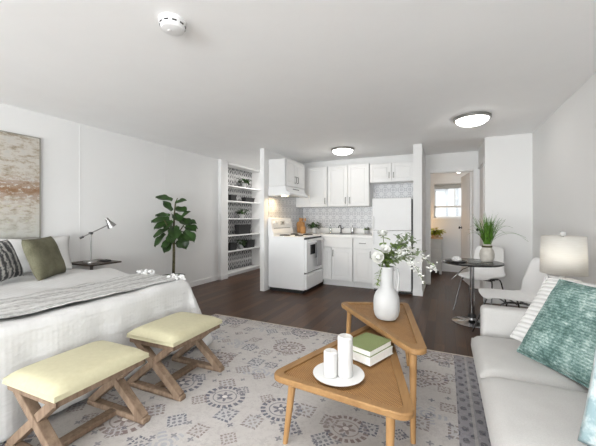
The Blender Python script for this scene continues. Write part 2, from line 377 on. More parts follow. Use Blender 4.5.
def prism(bm, poly, z0, z1, bev=0.):
    A = [bm.verts.new((x, y, z0)) for x, y in poly]; B = [bm.verts.new((x, y, z1)) for x, y in poly]; n = len(poly)
    fs = [bm.faces.new(A[::-1]), bm.faces.new(B)]+[bm.faces.new((A[k], A[(k+1) % n], B[(k+1) % n], B[k])) for k in range(n)]
    if bev:
        bmesh.ops.bevel(bm, geom=list(fs[0].edges)+list(fs[1].edges), offset=bev, segments=3, profile=.5, affect='EDGES')
    return bm
def grid(bm, fn, nu, nv):
    g = [[bm.verts.new(fn(i/nu, j/nv)) for j in range(nv+1)] for i in range(nu+1)]
    for i in range(nu):
        for j in range(nv): bm.faces.new((g[i][j], g[i+1][j], g[i+1][j+1], g[i][j+1]))
    return g
def rpoly(pts, rad, n=6):
    """polygon with rounded corners"""
    out = []; k = len(pts)
    for i in range(k):
        p = Vector(pts[i]); a = (Vector(pts[i-1])-p).normalized(); b = (Vector(pts[(i+1) % k])-p).normalized()
        ang = a.angle(b); t_ = rad/math.tan(ang/2); s0 = p+a*t_; s1 = p+b*t_; c = p+(a+b).normalized()*rad/math.sin(ang/2)
        v0 = s0-c; v1 = s1-c; tot = v0.angle(v1); sg = 1 if (v0.x*v1.y-v0.y*v1.x) > 0 else -1
        for j in range(n+1):
            an = tot*j/n*sg; out.append((c.x+v0.x*math.cos(an)-v0.y*math.sin(an), c.y+v0.x*math.sin(an)+v0.y*math.cos(an)))
    return out
MW = {}
def thing(name, label, cat, loc=(0, 0, 0), group=None, rz=0.):
    o = bpy.data.objects.new(name, None); o.empty_display_size = .1; COL.objects.link(o); o.location = loc; o.rotation_euler = (0, 0, rz)
    MW[o.name] = Matrix.Translation(loc) @ Matrix.Rotation(rz, 4, 'Z')
    return tag(o, label, cat, group)
def tag(o, label, cat, group=None):
    o['label'] = label; o['category'] = cat
    if group: o['group'] = group
    return o
def obj(name, bm, m, parent=None, smooth=False, label=None, mods=None, world=True):
    """one mesh object; geometry given in room coordinates (world=True) or local to the parent"""
    bmesh.ops.recalc_face_normals(bm, faces=bm.faces)
    me = bpy.data.meshes.new(name); bm.to_mesh(me); bm.free(); me.materials.append(M[m] if isinstance(m, str) else m)
    if smooth:
        for p in me.polygons: p.use_smooth = True
        try: me.set_sharp_from_angle(angle=R(40))
        except Exception: pass
    o = bpy.data.objects.new(name, me); COL.objects.link(o); MW[o.name] = Matrix.Identity(4)
    if parent is not None:
        o.parent = parent
        if world: o.matrix_parent_inverse = MW[parent.name].inverted()
        MW[o.name] = Matrix.Identity(4) if world else MW[parent.name].copy()
    if label: o['label'] = label
    return o
def struct(name, bm, m, parent=None, smooth=False):
    o = obj(name, bm, m, parent, smooth)
    if parent is None: o['kind'] = 'structure'
    return o
def copy_thing(root, loc, rz=None, label=None):
    r = root.copy(); COL.objects.link(r); r.location = loc
    if rz is not None: r.rotation_euler = (0, 0, rz)
    if label: r['label'] = label
    for ch in [c for c in bpy.data.objects if c.parent == root]:
        c = ch.copy(); COL.objects.link(c); c.parent = r; c.matrix_parent_inverse = ch.matrix_parent_inverse.copy()
        for g in [q for q in bpy.data.objects if q.parent == ch]:
            d = g.copy(); COL.objects.link(d); d.parent = c; d.matrix_parent_inverse = g.matrix_parent_inverse.copy()
    return r
def nz(x, y, s=1., seed=0.):
    return math.sin(x*3.1*s+seed)*math.cos(y*2.7*s+seed*1.7)*.5+math.sin(x*7.3*s+y*5.1*s+seed*2.3)*.3+math.sin(y*11.7*s-x*3.9*s+seed)*.2

# ================================================================== SETTING
H = 2.38; XL = -4.05; XR = 1.08
b = new(); box(b, (-4.6, -6.0, -.1), (1.3, 8.2, 0)); struct('floor', b, 'floor')
b = new(); box(b, (-4.6, -6.0, H), (1.3, 8.2, H+.1)); struct('ceiling', b, 'ceiling')
b = new(); box(b, (XL-.12, -6.0, 0), (XL, 4.86, H)); box(b, (XL-.27, 4.86, 0), (XL+.075, 5.06, H)); box(b, (XL-.30, 6.42, 0), (XL+.02, 8.0, H))
box(b, (XL-.30, 5.04, 0), (XL-.235, 6.45, H)); struct('wall_left', b, 'wall')
# faint panel joints in the left wall
b = new(); box(b, (XL, 2.285, .09), (XL+.003, 2.300, H-.02), .001); struct('trim_1', b, 'wall')
b = new(); box(b, (XL, 3.565, .09), (XL+.004, 3.58, H-.02), .0015); struct('trim_2', b, 'wall')
b = new(); box(b, (XR, -6.0, 0), (XR+.12, -4.5, H)); box(b, (XR, -2.3, 0), (XR+.12, 5.3, H)); box(b, (XR, -4.5, 0), (XR+.12, -2.3, .25)); box(b, (XR, -4.5, 2.28), (XR+.12, -2.3, H)); struct('wall_right', b, 'wall')
b = new(); box(b, (-2.80, 4.42, 0), (-2.72, 5.99, H)); struct('wall_partition', b, 'wall')
b = new(); box(b, (-2.72, 5.97, 0), (-.32, 6.1, H)); box(b, (XL-.3, 6.6, 0), (-2.835, 6.72, H)); struct('wall_kitchen', b, 'wall')
b = new(); box(b, (-.455, 5.2, 0), (-.325, 6.2, H)); struct('wall_fridge_side', b, 'wall')
# wall with the bedroom doorway
DX0, DX1, DZ = -.25, .455, 2.05
b = new(); box(b, (-.34, 6.18, 0), (DX0, 6.28, H)); box(b, (DX1, 6.18, 0), (.62, 6.28, H)); box(b, (DX0, 6.18, DZ), (DX1, 6.28, H)); struct('wall_hall', b, 'wall')
b = new()
box(b, (DX0-.075, 6.16, 0), (DX0, 6.182, DZ+.07), .004); box(b, (DX1, 6.16, 0), (DX1+.063, 6.182, DZ+.07), .004); box(b, (DX0, 6.16, DZ), (DX1, 6.182, DZ+.07), .004)
box(b, (DX0-.004, 6.18, 0), (DX0+.012, 6.285, DZ)); box(b, (DX1-.012, 6.18, 0), (DX1+.004, 6.285, DZ)); box(b, (DX0, 6.18, DZ-.012), (DX1, 6.285, DZ+.004))
struct('trim_3', b, 'trim')
# closet block on the right: front face y=5.2, hall face x=.52 with a closet door
b = new(); box(b, (.52, 5.2, 0), (.62, 5.36, H)); box(b, (.52, 5.36, 2.06), (.62, 6.18, H)); box(b, (.52, 6.12, 0), (.62, 6.2, 2.06)); box(b, (.62, 5.2, 0), (1.3, 5.3, H)); struct('wall_closet', b, 'wall')
b = new(); box(b, (.512, 5.30, 0), (.521, 5.36, 2.12), .003); box(b, (.512, 6.12, 0), (.521, 6.16, 2.12), .003); box(b, (.512, 5.36, 2.06), (.521, 6.12, 2.12), .003); struct('trim_4', b, 'trim')
b = new(); box(b, (.535, 5.37, .01), (.57, 6.11, 2.05), .003)
for z0, z1 in ((.15, .95), (1.1, 1.9)): box(b, (.528, 5.47, z0), (.54, 6.01, z1), .005)
d2 = struct('door_2', b, 'trim')
def knob(parent, c, axis):
    k = new(); m = Matrix.Translation(c) @ axis
    lathe(k, [(.026, 0), (.026, .006), (.010, .008), (.010, .028), (.021, .034), (.026, .045), (.022, .056), (.008, .060)], (0, 0, 0), 20)
    bmesh.ops.transform(k, matrix=m, verts=k.verts[:]); return obj('knob', k, 'black_matte', parent, True, 'round black knob')
knob(d2, (.536, 6.04, 1.02), Matrix.Rotation(R(-90), 4, 'Y'))
# open bedroom door, hinged on the right jamb
b = new(); L = .70; ang = R(99)
md = Matrix.Translation((DX1-.02, 6.29, 0)) @ Matrix.Rotation(ang, 4, 'Z')
box(b, (0, 0, .012), (L, .035, 2.035), .003)
for z0, z1 in ((.15, .95), (1.1, 1.9)):
    box(b, (.1, .032, z0), (L-.1, .041, z1), .004); box(b, (.1, -.006, z0), (L-.1, .003, z1), .004)
bmesh.ops.transform(b, matrix=md, verts=b.verts[:]); d1 = struct('door_1', b, 'trim')
knob(d1, md @ Vector((L-.06, .034, 1.03)), Matrix.Rotation(ang, 4, 'Z') @ Matrix.Rotation(R(-90), 4, 'X'))
# bedroom beyond
b = new(); box(b, (-.9, 6.28, 0), (-.8, 8.0, H)); struct('wall_bedroom_left', b, 'wall')
b = new(); box(b, (1.1, 6.2, 0), (1.2, 8.0, H)); struct('wall_bedroom_right', b, 'wall')
WX0, WX1, WZ0, WZ1 = -.225, .365, 1.225, 2.0; WY = 7.85
b = new(); box(b, (-.9, WY, 0), (WX0, WY+.12, H)); box(b, (WX1, WY, 0), (1.2, WY+.12, H)); box(b, (WX0, WY, 0), (WX1, WY+.12, WZ0)); box(b, (WX0, WY, WZ1), (WX1, WY+.12, H)); struct('wall_bedroom_back', b, 'wall')
b = new(); e = .05
box(b, (WX0-e, WY-.02, WZ0-e), (WX0, WY+.005, WZ1+e), .004); box(b, (WX1, WY-.02, WZ0-e), (WX1+e, WY+.005, WZ1+e), .004)
box(b, (WX0, WY-.02, WZ1), (WX1, WY+.005, WZ1+e), .004); box(b, (WX0-e, WY-.045, WZ0-e), (WX1+e, WY+.005, WZ0), .004)
w1 = struct('window_1', b, 'trim')
b = new(); zm = 1.48
for x0, x1, z0, z1 in ((WX0, WX1, WZ0, WZ0+.035), (WX0, WX1, WZ1-.035, WZ1), (WX0, WX0+.03, WZ0, WZ1), (WX1-.03, WX1, WZ0, WZ1), (WX0, WX1, zm-.022, zm+.022)):
    box(b, (x0, WY+.04, z0), (x1, WY+.075, z1), .003)
box(b, (.19, WY+.045, zm), (.21, WY+.07, WZ1), .003)
obj('sash', b, 'trim', w1)
b = new(); box(b, (WX0, WY+.055, WZ0), (WX1, WY+.06, WZ1)); obj('pane', b, 'pane', w1)
b = new(); box(b, (WX0+.005, WY+.015, 1.90), (WX1-.005, WY+.022, 1.985)); tube(b, [(WX0+.005, WY+.022, 1.965), (WX1-.005, WY+.022, 1.965)], .02); box(b, (WX0+.005, WY+.012, 1.887), (WX1-.005, WY+.026, 1.90))
obj('roller_blind', b, 'blind', w1)
# rear wall with two tall windows (behind the camera)
b = new(); y0, y1 = -6.0, -5.9
RW = [(-3.95, -.45), (-.35, 1.0)]
box(b, (-4.2, y0, 0), (RW[0][0], y1, H)); box(b, (RW[0][1], y0, 0), (RW[1][0], y1, H)); box(b, (RW[1][1], y0, 0), (1.2, y1, H))
for a, c in RW: box(b, (a, y0, 0), (c, y1, .25)); box(b, (a, y0, 2.28), (c, y1, H))
struct('wall_rear', b, 'wall')
for i, (a, c) in enumerate(RW):
    b = new(); n = 3 if i == 0 else 2
    box(b, (a, y0+.02, .25), (c, y1-.02, .30)); box(b, (a, y0+.02, 2.23), (c, y1-.02, 2.28))
    for k in range(n+1):
        x = a+(c-a-.05)*k/n; box(b, (x, y0+.02, .25), (x+.05, y1-.02, 2.28))
    wr = struct('window_%d' % (i+2), b, 'trim')
    b = new(); box(b, (a, y0+.045, .25), (c, y0+.05, 2.28)); obj('pane', b, 'pane', wr)
b = new(); box(b, (XR+.02, -4.5, .25), (XR+.10, -2.3, .30)); box(b, (XR+.02, -4.5, 2.23), (XR+.10, -2.3, 2.28))
for k in range(3): box(b, (XR+.02, -4.5+1.075*k, .25), (XR+.10, -4.45+1.075*k, 2.28))
wr = struct('window_4', b, 'trim')  # unseen window, added to bring side light onto the left wall
b = new(); box(b, (XR+.055, -4.5, .25), (XR+.06, -2.3, 2.28)); obj('pane', b, 'pane', wr)
# baseboards
def bb(name, segs):
    b = new()
    for lo, hi in segs: box(b, lo, hi, .004)
    struct(name, b, 'trim')
bb('baseboard_left', [((XL, -5.9, 0), (XL+.014, 4.86, .09)), ((XL, 4.846, 0), (XL+.089, 4.86, .09)), ((XL+.075, 4.846, 0), (XL+.089, 5.055, .09))])
bb('baseboard_right', [((XR-.014, -5.9, 0), (XR, 5.2, .09))])
bb('baseboard_closet', [((.506, 5.186, 0), (1.07, 5.2, .09)), ((.506, 5.186, 0), (.52, 5.30, .09))])
bb('baseboard_hall', [((-.325, 5.2, 0), (-.311, 6.16, .09)), ((-.46, 5.186, 0), (-.311, 5.2, .09))])
bb('baseboard_bedroom', [((-.8, WY-.014, 0), (1.1, WY, .13))])
# the tile backsplash panels
b = new(); box(b, (-2.72, 5.962, .92), (-.455, 5.97, 2.0)); struct('trim_5', b, 'splash')
b = new(); box(b, (-2.72, 4.55, .92), (-2.712, 5.962, 1.75)); struct('trim_6', b, 'splash_side')

# ================================================================== RUG
b = new(); box(b, (-2.62, .05, 0), (.262, 3.09, .012), .004); o = obj('area_rug', b, 'rug'); tag(o, 'pale distressed rug with grey medallions and a dark border beside the sofa', 'rug')

# ================================================================== BED
bed = thing('bed', 'bed with plain white fitted sheet against the left wall', 'bed', (-3.1, 1.34, 0))
b = new(); box(b, (-4.03, .56, .40), (-2.22, 2.09, .615), .06, 4); obj('mattress', b, 'bedding', bed, True)
b = new(); box(b, (-4.03, .56, .13), (-2.24, 2.09, .40), .02); obj('bed_base', b, 'greywood', bed)
for x in (-3.95, -2.70):
    for y in (.62, 2.03):
        b = new(); box(b, (x-.03, y-.03, 0), (x+.03, y+.03, .13), .004); obj('leg', b, 'darkwood', bed)
# bedspread draped over foot and both sides
BX0, BX1, BY0, BY1, BZ = -4.0, -2.19, .54, 2.115, .630
def spread(u, v):
    drop = .62
    sx = u*((BX1-BX0)+drop); sy = -drop+v*((BY1-BY0)+2*drop)
    ex = max(0, sx-(BX1-BX0)); ey = max(0, sy-(BY1-BY0)) if sy > (BY1-BY0)/2 else min(0, sy)
    px = BX0+min(sx, BX1-BX0); py = BY0+min(max(sy, 0), BY1-BY0)
    d = max(ex, abs(ey)); r = .05
    out = 0; z = BZ+.016*nz(sx*1.7, sy*1.6, 1, 2)
    # soft mound where the turned-back duvet lies near the pillows
    if d == 0:
        z += .045*math.exp(-((px+3.15)/.25)**2)*min(1, max(0, (py-1.2)/.5))
    if d > 0:
        L2 = math.hypot(ex, ey); dx, dy = ex/L2, ey/L2
        a = min(d/r, math.pi/2); down = r*math.sin(a)*0+ (r*(1-math.cos(a)) if d < r*math.pi/2 else r+(d-r*math.pi/2)); side = r*math.sin(a) if d < r*math.pi/2 else r
        k = down/drop; t_ = px*7+py*7
        fold = (.020*math.sin(py*13+1.2*math.sin(py*5))+.012*math.sin(py*31+px*17)) if ex >= abs(ey) else (.02*math.sin(px*15))
        cor = min(ex, abs(ey))/max(d, 1e-6)
        side += k*.012+k*fold + cor*k*.10 + (k*.11 if ey > ex*.5 else 0)
        return Vector((px+dx*side, py+dy*side, max(.035+.015*math.sin(py*9+px*4), z-down)))
    return Vector((px, py, z))
b = new(); grid(b, spread, 90, 130); o = obj('bedspread', b, 'waffle', None, True)
md_ = o.modifiers.new('thickness', 'SOLIDIFY'); md_.thickness = .012; md_.offset = 1
tag(o, 'white waffle textured bedspread hanging to the floor over the bed', 'bedspread')
# throw blanket across the foot of the bed
def throw(u, v):
    sx = u; y = .50+v*(1.70+.06)
    x = -2.755+.55*sx+.02*math.sin(y*6)+.015*nz(y*3, sx, 1, 1)
    over = max(0, y-2.13); yy = min(y, 2.13)+ (.03 if over > 0 else 0)*min(1, over/.03)
    z = BZ+.030+.004*math.sin(sx*30+y*3)+.004*nz(x*6, y*6, 1.4, 4)+.016*nz(x*1.7+6.15, y*1.6, 1, 2)
    if over > 0: z -= over
    ex = x-(BX1+.005)
    if ex > 0: z -= ex*1.3
    return Vector((x, yy, z))
b = new(); grid(b, throw, 30, 90); o = obj('throw_blanket', b, 'throw', None, True); md_ = o.modifiers.new('thickness', 'SOLIDIFY'); md_.thickness = .007; md_.offset = 1
tag(o, 'grey and white striped woven throw laid across the foot of the bed', 'throw')
def tassels(c, n, seed):
    rnd = random.Random(seed); b = new()
    for i in range(n):
        p = Vector(c)+Vector((rnd.uniform(-.07, .07), rnd.uniform(-.04, .04), rnd.uniform(-.008, .03)))
        r = bmesh.ops.create_icosphere(b, subdivisions=2, radius=rnd.uniform(.011, .019))
        for v in r['verts']:
            v.co = v.co*(1+.18*nz(v.co.x*60, v.co.y*60, 1, v.co.z*50)) + p
    return b
thr = o
for i, c in enumerate(((-2.64, 2.10, .672), (-2.25, 2.12, .655))): obj('tassel', tassels(c, 34, i), 'bedding', thr, True, 'fluffy white tassels')

# pillows -------------------------------------------------------------
def pillow(name, w_, h_, th, m, origin, xdir, ydir, label, cat='pillow', group=None, pinch=.06, seed=0, n=26, welt=None, sag=0.):
    """origin = bottom-centre of the pillow; xdir along width, ydir up its face"""
    X = Vector(xdir).normalized(); Y = Vector(ydir); Y = (Y-X*Y.dot(X)).normalized(); N = X.cross(Y)
    mt = Matrix((X, Y, N)).transposed().to_4x4(); mt.translation = Vector(origin)+Y*h_/2
    b = new()
    def side(sg):
        def f(u, v):
            a = u*2-1; c = v*2-1
            x = a*w_/2*(1-pinch*(1-c*c)); y = c*h_/2*(1-pinch*(1-a*a)) - sag*(1-a*a)*max(0, c)*h_*.5
            t_ = th/2*(max(0, 1-a**4)*max(0, 1-c**4))**.55
            wr = .05*th*nz(a*2.2, c*2.2, 1.3, seed+sg)
            return Vector((x, y, sg*(t_+wr*(1-a*a)*(1-c*c))))
        return f
    grid(b, side(1), n, n); grid(b, side(-1), n, n)
    bmesh.ops.remove_doubles(b, verts=b.verts[:], dist=.0008)
    bmesh.ops.recalc_face_normals(b, faces=b.faces)
    me = bpy.data.meshes.new(name); b.to_mesh(me); b.free(); me.materials.append(M[m])
    for p in me.polygons: p.use_smooth = True
    o = bpy.data.objects.new(name, me); COL.objects.link(o); o.matrix_world = mt; MW[o.name] = mt.copy()
    if welt:
        b = new(); pts = []
        for k in range(81):
            s_ = k/80*4; e_ = int(min(s_, 3.999)); f_ = s_-e_
            a, c = [(2*f_-1, -1), (1, 2*f_-1), (1-2*f_, 1), (-1, 1-2*f_)][e_]
            pts.append((a*w_/2*(1-pinch*(1-c*c)), c*h_/2*(1-pinch*(1-a*a)) - sag*(1-a*a)*max(0, c)*h_*.5, 0))
        tube(b, pts, welt, 8, False); q = obj('welt', b, m, o, True, world=False)
    return tag(o, label, cat, group)
pillow('bed_pillow', .60, .385, .13, 'bedding', (-3.80, 1.76, .65), (.10, .55, 0), (-.11, -.02, .38), 'plump white pillow behind the olive cushion, nearest the bedside lamp', seed=1, pinch=.09)
pillow('bed_pillow', .56, .40, .10, 'grey_pillow', (-3.87, 1.17, .655), (0, 1, 0), (-.08, 0, .4), 'pale blue grey pillow standing behind the black and white cushion', seed=2)
pillow('throw_cushion', .51, .40, .13, 'olive', (-3.385, 1.68, .658), (-.36, .42, 0), (-.15, -.01, .34), 'olive green velvet square cushion propped on the bed', 'cushion', seed=3, pinch=.05)
pillow('throw_cushion', .44, .38, .12, 'zebra', (-3.56, 1.42, .66), (-.36, .40, 0), (-.15, -.02, .34), 'black and white tufted cushion leaning beside the olive cushion', 'cushion', seed=4)

# painting
pt = thing('canvas_painting', 'large abstract beige and rust canvas on the left wall above the bed', 'painting', (XL, 1.3, 1))
b = new(); box(b, (XL+.001, .72, 1.01), (XL+.034, 1.857, 2.088), .003); obj('canvas', b, 'painting', pt)
b = new()
for lo, hi in (((XL+.001, 1.857, 1.0), (XL+.037, 1.866, 2.097)), ((XL+.001, .711, 1.0), (XL+.037, .72, 2.097)), ((XL+.001, .711, 1.0), (XL+.037, 1.866, 1.01)), ((XL+.001, .711, 2.088), (XL+.037, 1.866, 2.097))): box(b, lo, hi)
obj('frame', b, plain('pewter_frame', (.36, .34, .30), .45, .4), pt)

# nightstand and reading lamp
ns = thing('nightstand', 'small dark topped bedside table between bed and wall', 'nightstand', (-3.78, 2.30, 0))
b = new(); box(b, (-4.02, 2.125, .677), (-3.57, 2.50, .695), .003); obj('tabletop', b, 'darkwood', ns)
b = new(); box(b, (-3.86, 2.22, .655), (-3.74, 2.34, .677), .003); obj('bracket', b, 'darkwood', ns)
b = new(); tube(b, [(-3.80, 2.28, .02), (-3.80, 2.28, .66)], .018, 12); obj('pole', b, 'dark_chrome', ns, True)
b = new(); cyl(b, (-3.80, 2.28, 0), .15, .02, 32); obj('base', b, 'darkwood', ns, True)
dl = thing('desk_lamp', 'brushed metal adjustable reading lamp on the bedside table', 'lamp', (-3.78, 2.26, .695))
LP = Vector((-3.78, 2.26, .695)); AX = Vector((.30, .954, 0))
b = new(); lathe(b, [(.002, .024), (.07, .022), (.075, .016), (.075, 0), (.002, 0)], LP, 28, False); obj('base', b, 'lampmetal', dl, True)
b = new(); tube(b, [LP+Vector((0, 0, .02)), LP+Vector((0, 0, .345))], .0075, 12); obj('pole', b, 'lampmetal', dl, True)
J = LP+Vector((0, 0, .345)); A0 = J-AX*.11+Vector((0, 0, -.055)); A1 = J+AX*.205+Vector((0, 0, .105))
b = new(); tube(b, [A0, A1], .0065, 10); obj('arm', b, 'lampmetal', dl, True)
b = new(); tube(b, [A0, A0.lerp(J, .35)], .012, 12); obj('counterweight', b, 'dark_chrome', dl, True)
b = new(); tube(b, [J-Vector((.02, 0, 0)), J+Vector((.02, 0, 0))], .016, 14); obj('joint', b, 'dark_chrome', dl, True)
hd = Vector((.16, .50, -.85)).normalized()
hm = Vector((0, 0, 1)).rotation_difference(hd).to_matrix().to_4x4(); hm = hm @ Matrix.Scale(.88, 4); hm.translation = A1-hd*.06
b = new(); lathe(b, [(.012, -.03), (.020, -.028), (.024, .0), (.028, .03), (.052, .085), (.060, .11), (.057, .11), (.048, .085), (.024, .03), (.018, .01)], (0, 0, 0), 26); bmesh.ops.transform(b, matrix=hm, verts=b.verts[:]); obj('lamp_head', b, 'lampmetal', dl, True)
b = new(); lathe(b, [(.012, .04), (.034, .07), (.040, .095), (.03, .108), (.005, .112)], (0, 0, 0), 20); bmesh.ops.transform(b, matrix=hm, verts=b.verts[:]); obj('bulb', b, 'bulb', dl, True, 'glowing bulb')
b = new(); box(b, (-3.76, 2.345, .695), (-3.66, 2.43, .715), .004); o = obj('trinket_box', b, 'black_matte'); tag(o, 'low dark box beside the reading lamp base', 'box')

# fiddle leaf fig ------------------------------------------------------
FX, FY = -3.68, 3.40
ff = thing('fiddle_leaf_fig', 'tall fiddle leaf fig tree standing by the left wall beyond the bed', 'plant', (FX, FY, 0))
b = new(); lathe(b, [(.09, 0), (.135, .01), (.155, .32), (.165, .36), (.15, .36), (.145, .335), (.01, .335)], (FX, FY, 0), 32, False); obj('pot', b, 'basket', ff, True)
b = new(); lathe(b, [(.144, .338), (.12, .362), (.06, .372), (.01, .376)], (FX, FY, 0), 24); obj('moss', b, 'moss', ff, True)
trunk = [(FX, FY, .32), (FX+.01, FY, .7), (FX-.005, FY+.01, 1.0), (FX+.015, FY+.0, 1.25), (FX+.01, FY+.03, 1.45), (FX+.02, FY+.06, 1.52)]
b = new(); tube(b, trunk, [.022, .019, .016, .012, .009, .006], 10); tube(b, [(FX, FY, .88), (FX+.05, FY+.10, 1.05), (FX+.08, FY+.19, 1.18)], [.011, .009, .005], 8); tube(b, [(FX, FY, .95), (FX-.03, FY-.08, 1.1), (FX-.04, FY-.14, 1.2)], [.010, .008, .005], 8); obj('trunk', b, 'bark', ff, True)
def leafshape(b, base, d, up, L, W, curl=.25, nu=8, nv=6, shape='fig'):
    d = Vector(d).normalized(); up = Vector(up); s_ = d.cross(up)
    if s_.length < 1e-4: s_ = d.orthogonal()
    s_.normalize(); n_ = s_.cross(d); base = Vector(base)
    def f(u, v):
        t_ = u; c = v*2-1
        if shape == 'fig': wd = W*(.16+.84*math.sin(math.pi*min(1, t_*.88+.06))**.8*(1-.38*math.sin(math.pi*t_*1.9)*(t_ < .53)))*(1-t_**9)
        else: wd = W*math.sin(math.pi*(t_*.94+.03))
        return base+d*(L*t_)+s_*(c*wd/2)+n_*(-curl*L*t_*t_+abs(c)*W*.16+.02*W*math.sin(t_*14)*abs(c))
    grid(b, f, nu, nv)
b = new(); rnd = random.Random(11)
# (right-shift, height, length, pointing angle in the picture plane, tilt towards viewer)
CR = Vector((.903, .428, 0)); CF = Vector((.428, -.903, 0))
leaves = [(-.02, 1.50, .24, 150, .3), (.03, 1.46, .20, 35, .2), (.02, 1.38, .26, -8, .5), (-.03, 1.35, .20, 115, .3), (.0, 1.30, .24, -35, .6), (-.05, 1.27, .22, 170, .4),
          (-.06, 1.21, .30, 176, .3), (-.04, 1.18, .26, 200, .6), (.08, 1.22, .26, -20, .7), (.0, 1.12, .28, -60, .8), (-.05, 1.08, .28, 215, .4), (-.10, 1.00, .24, 235, .3),
          (.14, 1.14, .26, 20, .3), (.16, 1.12, .24, -15, .6), (.14, 1.05, .26, -45, .7), (.10, 1.00, .24, -70, .6), (.05, .98, .26, -25, .7), (-.02, .96, .24, -110, .6),
          (.0, .90, .22, 205, .5), (.03, .88, .20, -30, .6), (-.02, .90, .22, 245, .4), (.10, 1.22, .20, 60, .3), (.18, 1.10, .20, 5, .4), (.0, 1.20, .22, 245, .8), (.06, 1.12, .22, -95, .9), (-.02, 1.04, .22, -80, .9)]
for s_, z_, L_, an, ti in leaves:
    base = Vector((FX, FY, z_-.03))+CR*(s_*1.1)
    d = CR*math.cos(R(an))+Vector((0, 0, 1))*math.sin(R(an))*.7+CF*(ti*rnd.uniform(.4, 1.1))
    up = Vector((0, 0, 1))*.8+CF*.5+CR*rnd.uniform(-.4, .4)
    leafshape(b, base, d, up, L_*rnd.uniform(.85, 1.0), L_*.74, rnd.uniform(.1, .35))
obj('foliage', b, 'leaf', ff, True)

# ================================================================== BENCHES
def bench():
    t = thing('cross_leg_stool', 'pale yellow stool with crossed wooden legs at the bed foot, nearer the camera', 'stool', (0, 0, 0), 'cushioned stools at the foot of the bed')
    W, D, Z = .41, .49, .362      # x size, y size, top of the wooden frame
    b = new(); g = 10
    def cush(u, v):
        a = u*2-1; c = v*2-1; e_ = (1-a**6)*(1-c**6)
        return Vector((a*(W/2+.012), c*(D/2+.012), Z+.026+.040*max(0, e_)**.5+.007*(1-a*a)*(1-c*c)))
    gr = grid(b, cush, 20, 20)
    edge = [gr[i][0] for i in range(21)]+[gr[20][j] for j in range(1, 21)]+[gr[i][20] for i in range(19, -1, -1)]+[gr[0][j] for j in range(19, 0, -1)]
    low = [b.verts.new((v.co.x, v.co.y, Z)) for v in edge]; k = len(edge)
    for i in range(k): b.faces.new((edge[i], edge[(i+1) % k], low[(i+1) % k], low[i]))
    b.faces.new(low)
    c = obj('cushion', b, 'cushion', t, True)
    b = new(); tube(b, [(-W/2-.012, -D/2-.012, Z+.004), (W/2+.012, -D/2-.012, Z+.004), (W/2+.012, D/2+.012, Z+.004), (-W/2-.012, D/2+.012, Z+.004), (-W/2-.012, -D/2-.012, Z+.004)], .004, 6); obj('piping', b, 'cushion', c, True)
    b = new()
    for y in (-D/2, D/2): box(b, (-W/2, y-.014 if y > 0 else y, Z-.035), (W/2, y if y > 0 else y+.014, Z), .003)
    for x in (-W/2, W/2): box(b, (min(x, x-math.copysign(.02, x)), -D/2, Z-.035), (max(x, x-math.copysign(.02, x)), D/2, Z), .003)
    obj('seat_frame', b, 'bench', t)
    for sy in (-1, 1):
        y = sy*(D/2-.035)
        for sx in (-1, 1):
            b = new(); bar(b, (sx*(W/2-.03), y+sx*.004, Z-.01), (-sx*(W/2+.03), y+sx*.004, .025), .045, .05, (0, 1, 0), .004); obj('leg', b, 'bench', t)
        b = new(); box(b, (-W/2-.05, y-.028, 0), (W/2+.055, y+.028, .035), .012, 3); obj('foot_rail', b, 'bench', t)
    b = new(); box(b, (-.03, -D/2+.06, .004), (.03, D/2-.06, .034), .004); obj('stretcher', b, 'bench', t)
    return t
b1 = bench()
b2 = copy_thing(b1, (-1.83, 1.73, .012), R(2), 'pale yellow cushioned stool with crossed wooden legs by the bed corner, farther from the camera')
b1.location = (-1.835, 1.05, .012); b1.rotation_euler = (0, 0, R(2))

# ================================================================== NESTING TABLES
def tri_table(label, pts, z, rad, legs, name='coffee_table'):
    c = (sum(p[0] for p in pts)/3, sum(p[1] for p in pts)/3)
    t = thing(name, label, 'coffee table', (*c, 0), 'triangular cane top nesting tables')
    outer = rpoly(pts, rad, 8)
    # inner rim polygon inset by w
    wd = .043; ins = []
    P = [Vector(p) for p in pts]; k = 3
    area_ = sum(P[i].x*P[(i+1) % 3].y-P[(i+1) % 3].x*P[i].y for i in range(3)); sg = 1 if area_ > 0 else -1
    L_ = []
    for i in range(3):
        d = (P[(i+1) % 3]-P[i]).normalized(); n_ = Vector((-d.y, d.x))*sg; L_.append((P[i]+n_*wd, d))
    for i in range(3):
        p, d = L_[i-1]; q, e_ = L_[i]; den = d.x*e_.y-d.y*e_.x; tt = ((q-p).x*e_.y-(q-p).y*e_.x)/den; ins.append(tuple(p+d*tt))
    inner = rpoly(ins, max(.02, rad*.45), 8)
    b = new(); n = len(outer)
    def loop(poly, zz): return [b.verts.new((x, y, zz)) for x, y in poly]
    def sc(poly, f):
        out = []
        for x, y in poly: out.append((x+(c[0]-x)*f, y+(c[1]-y)*f))
        return out
    rings = [loop(inner, z-.02), loop(inner, z-.002), loop(sc(outer, .012), z), loop(outer, z-.006), loop(outer, z-.026), loop(sc(outer, .02), z-.034), loop(inner, z-.034)]
    for A, B in zip(rings, rings[1:]+rings[:1]):
        for i in range(n): b.faces.new((A[i], A[(i+1) % n], B[(i+1) % n], B[i]))
    obj('rim', b, 'oak', t, True)
    b = new(); prism(b, sc(inner, -.01), z-.022, z-.011); obj('cane_panel', b, 'cane', t)
    for (x, y), (fx, fy) in legs:
        b = new(); tube(b, [(x, y, z-.03), (fx, fy, .012)], [.021, .0135], 16); obj('leg', b, 'oak_leg', t, True)
    return t
Lp, Fp, Bp = (-.822, 1.372), (-.097, 1.316), (-.442, 2.61)
tri_table('lower triangular cane top coffee table holding candles and books', [Lp, Fp, Bp], .42, .055, [((-.715, 1.45), (-.775, 1.475)), ((-.215, 1.40), (-.215, 1.36)), ((-.435, 2.40), (-.42, 2.46))])
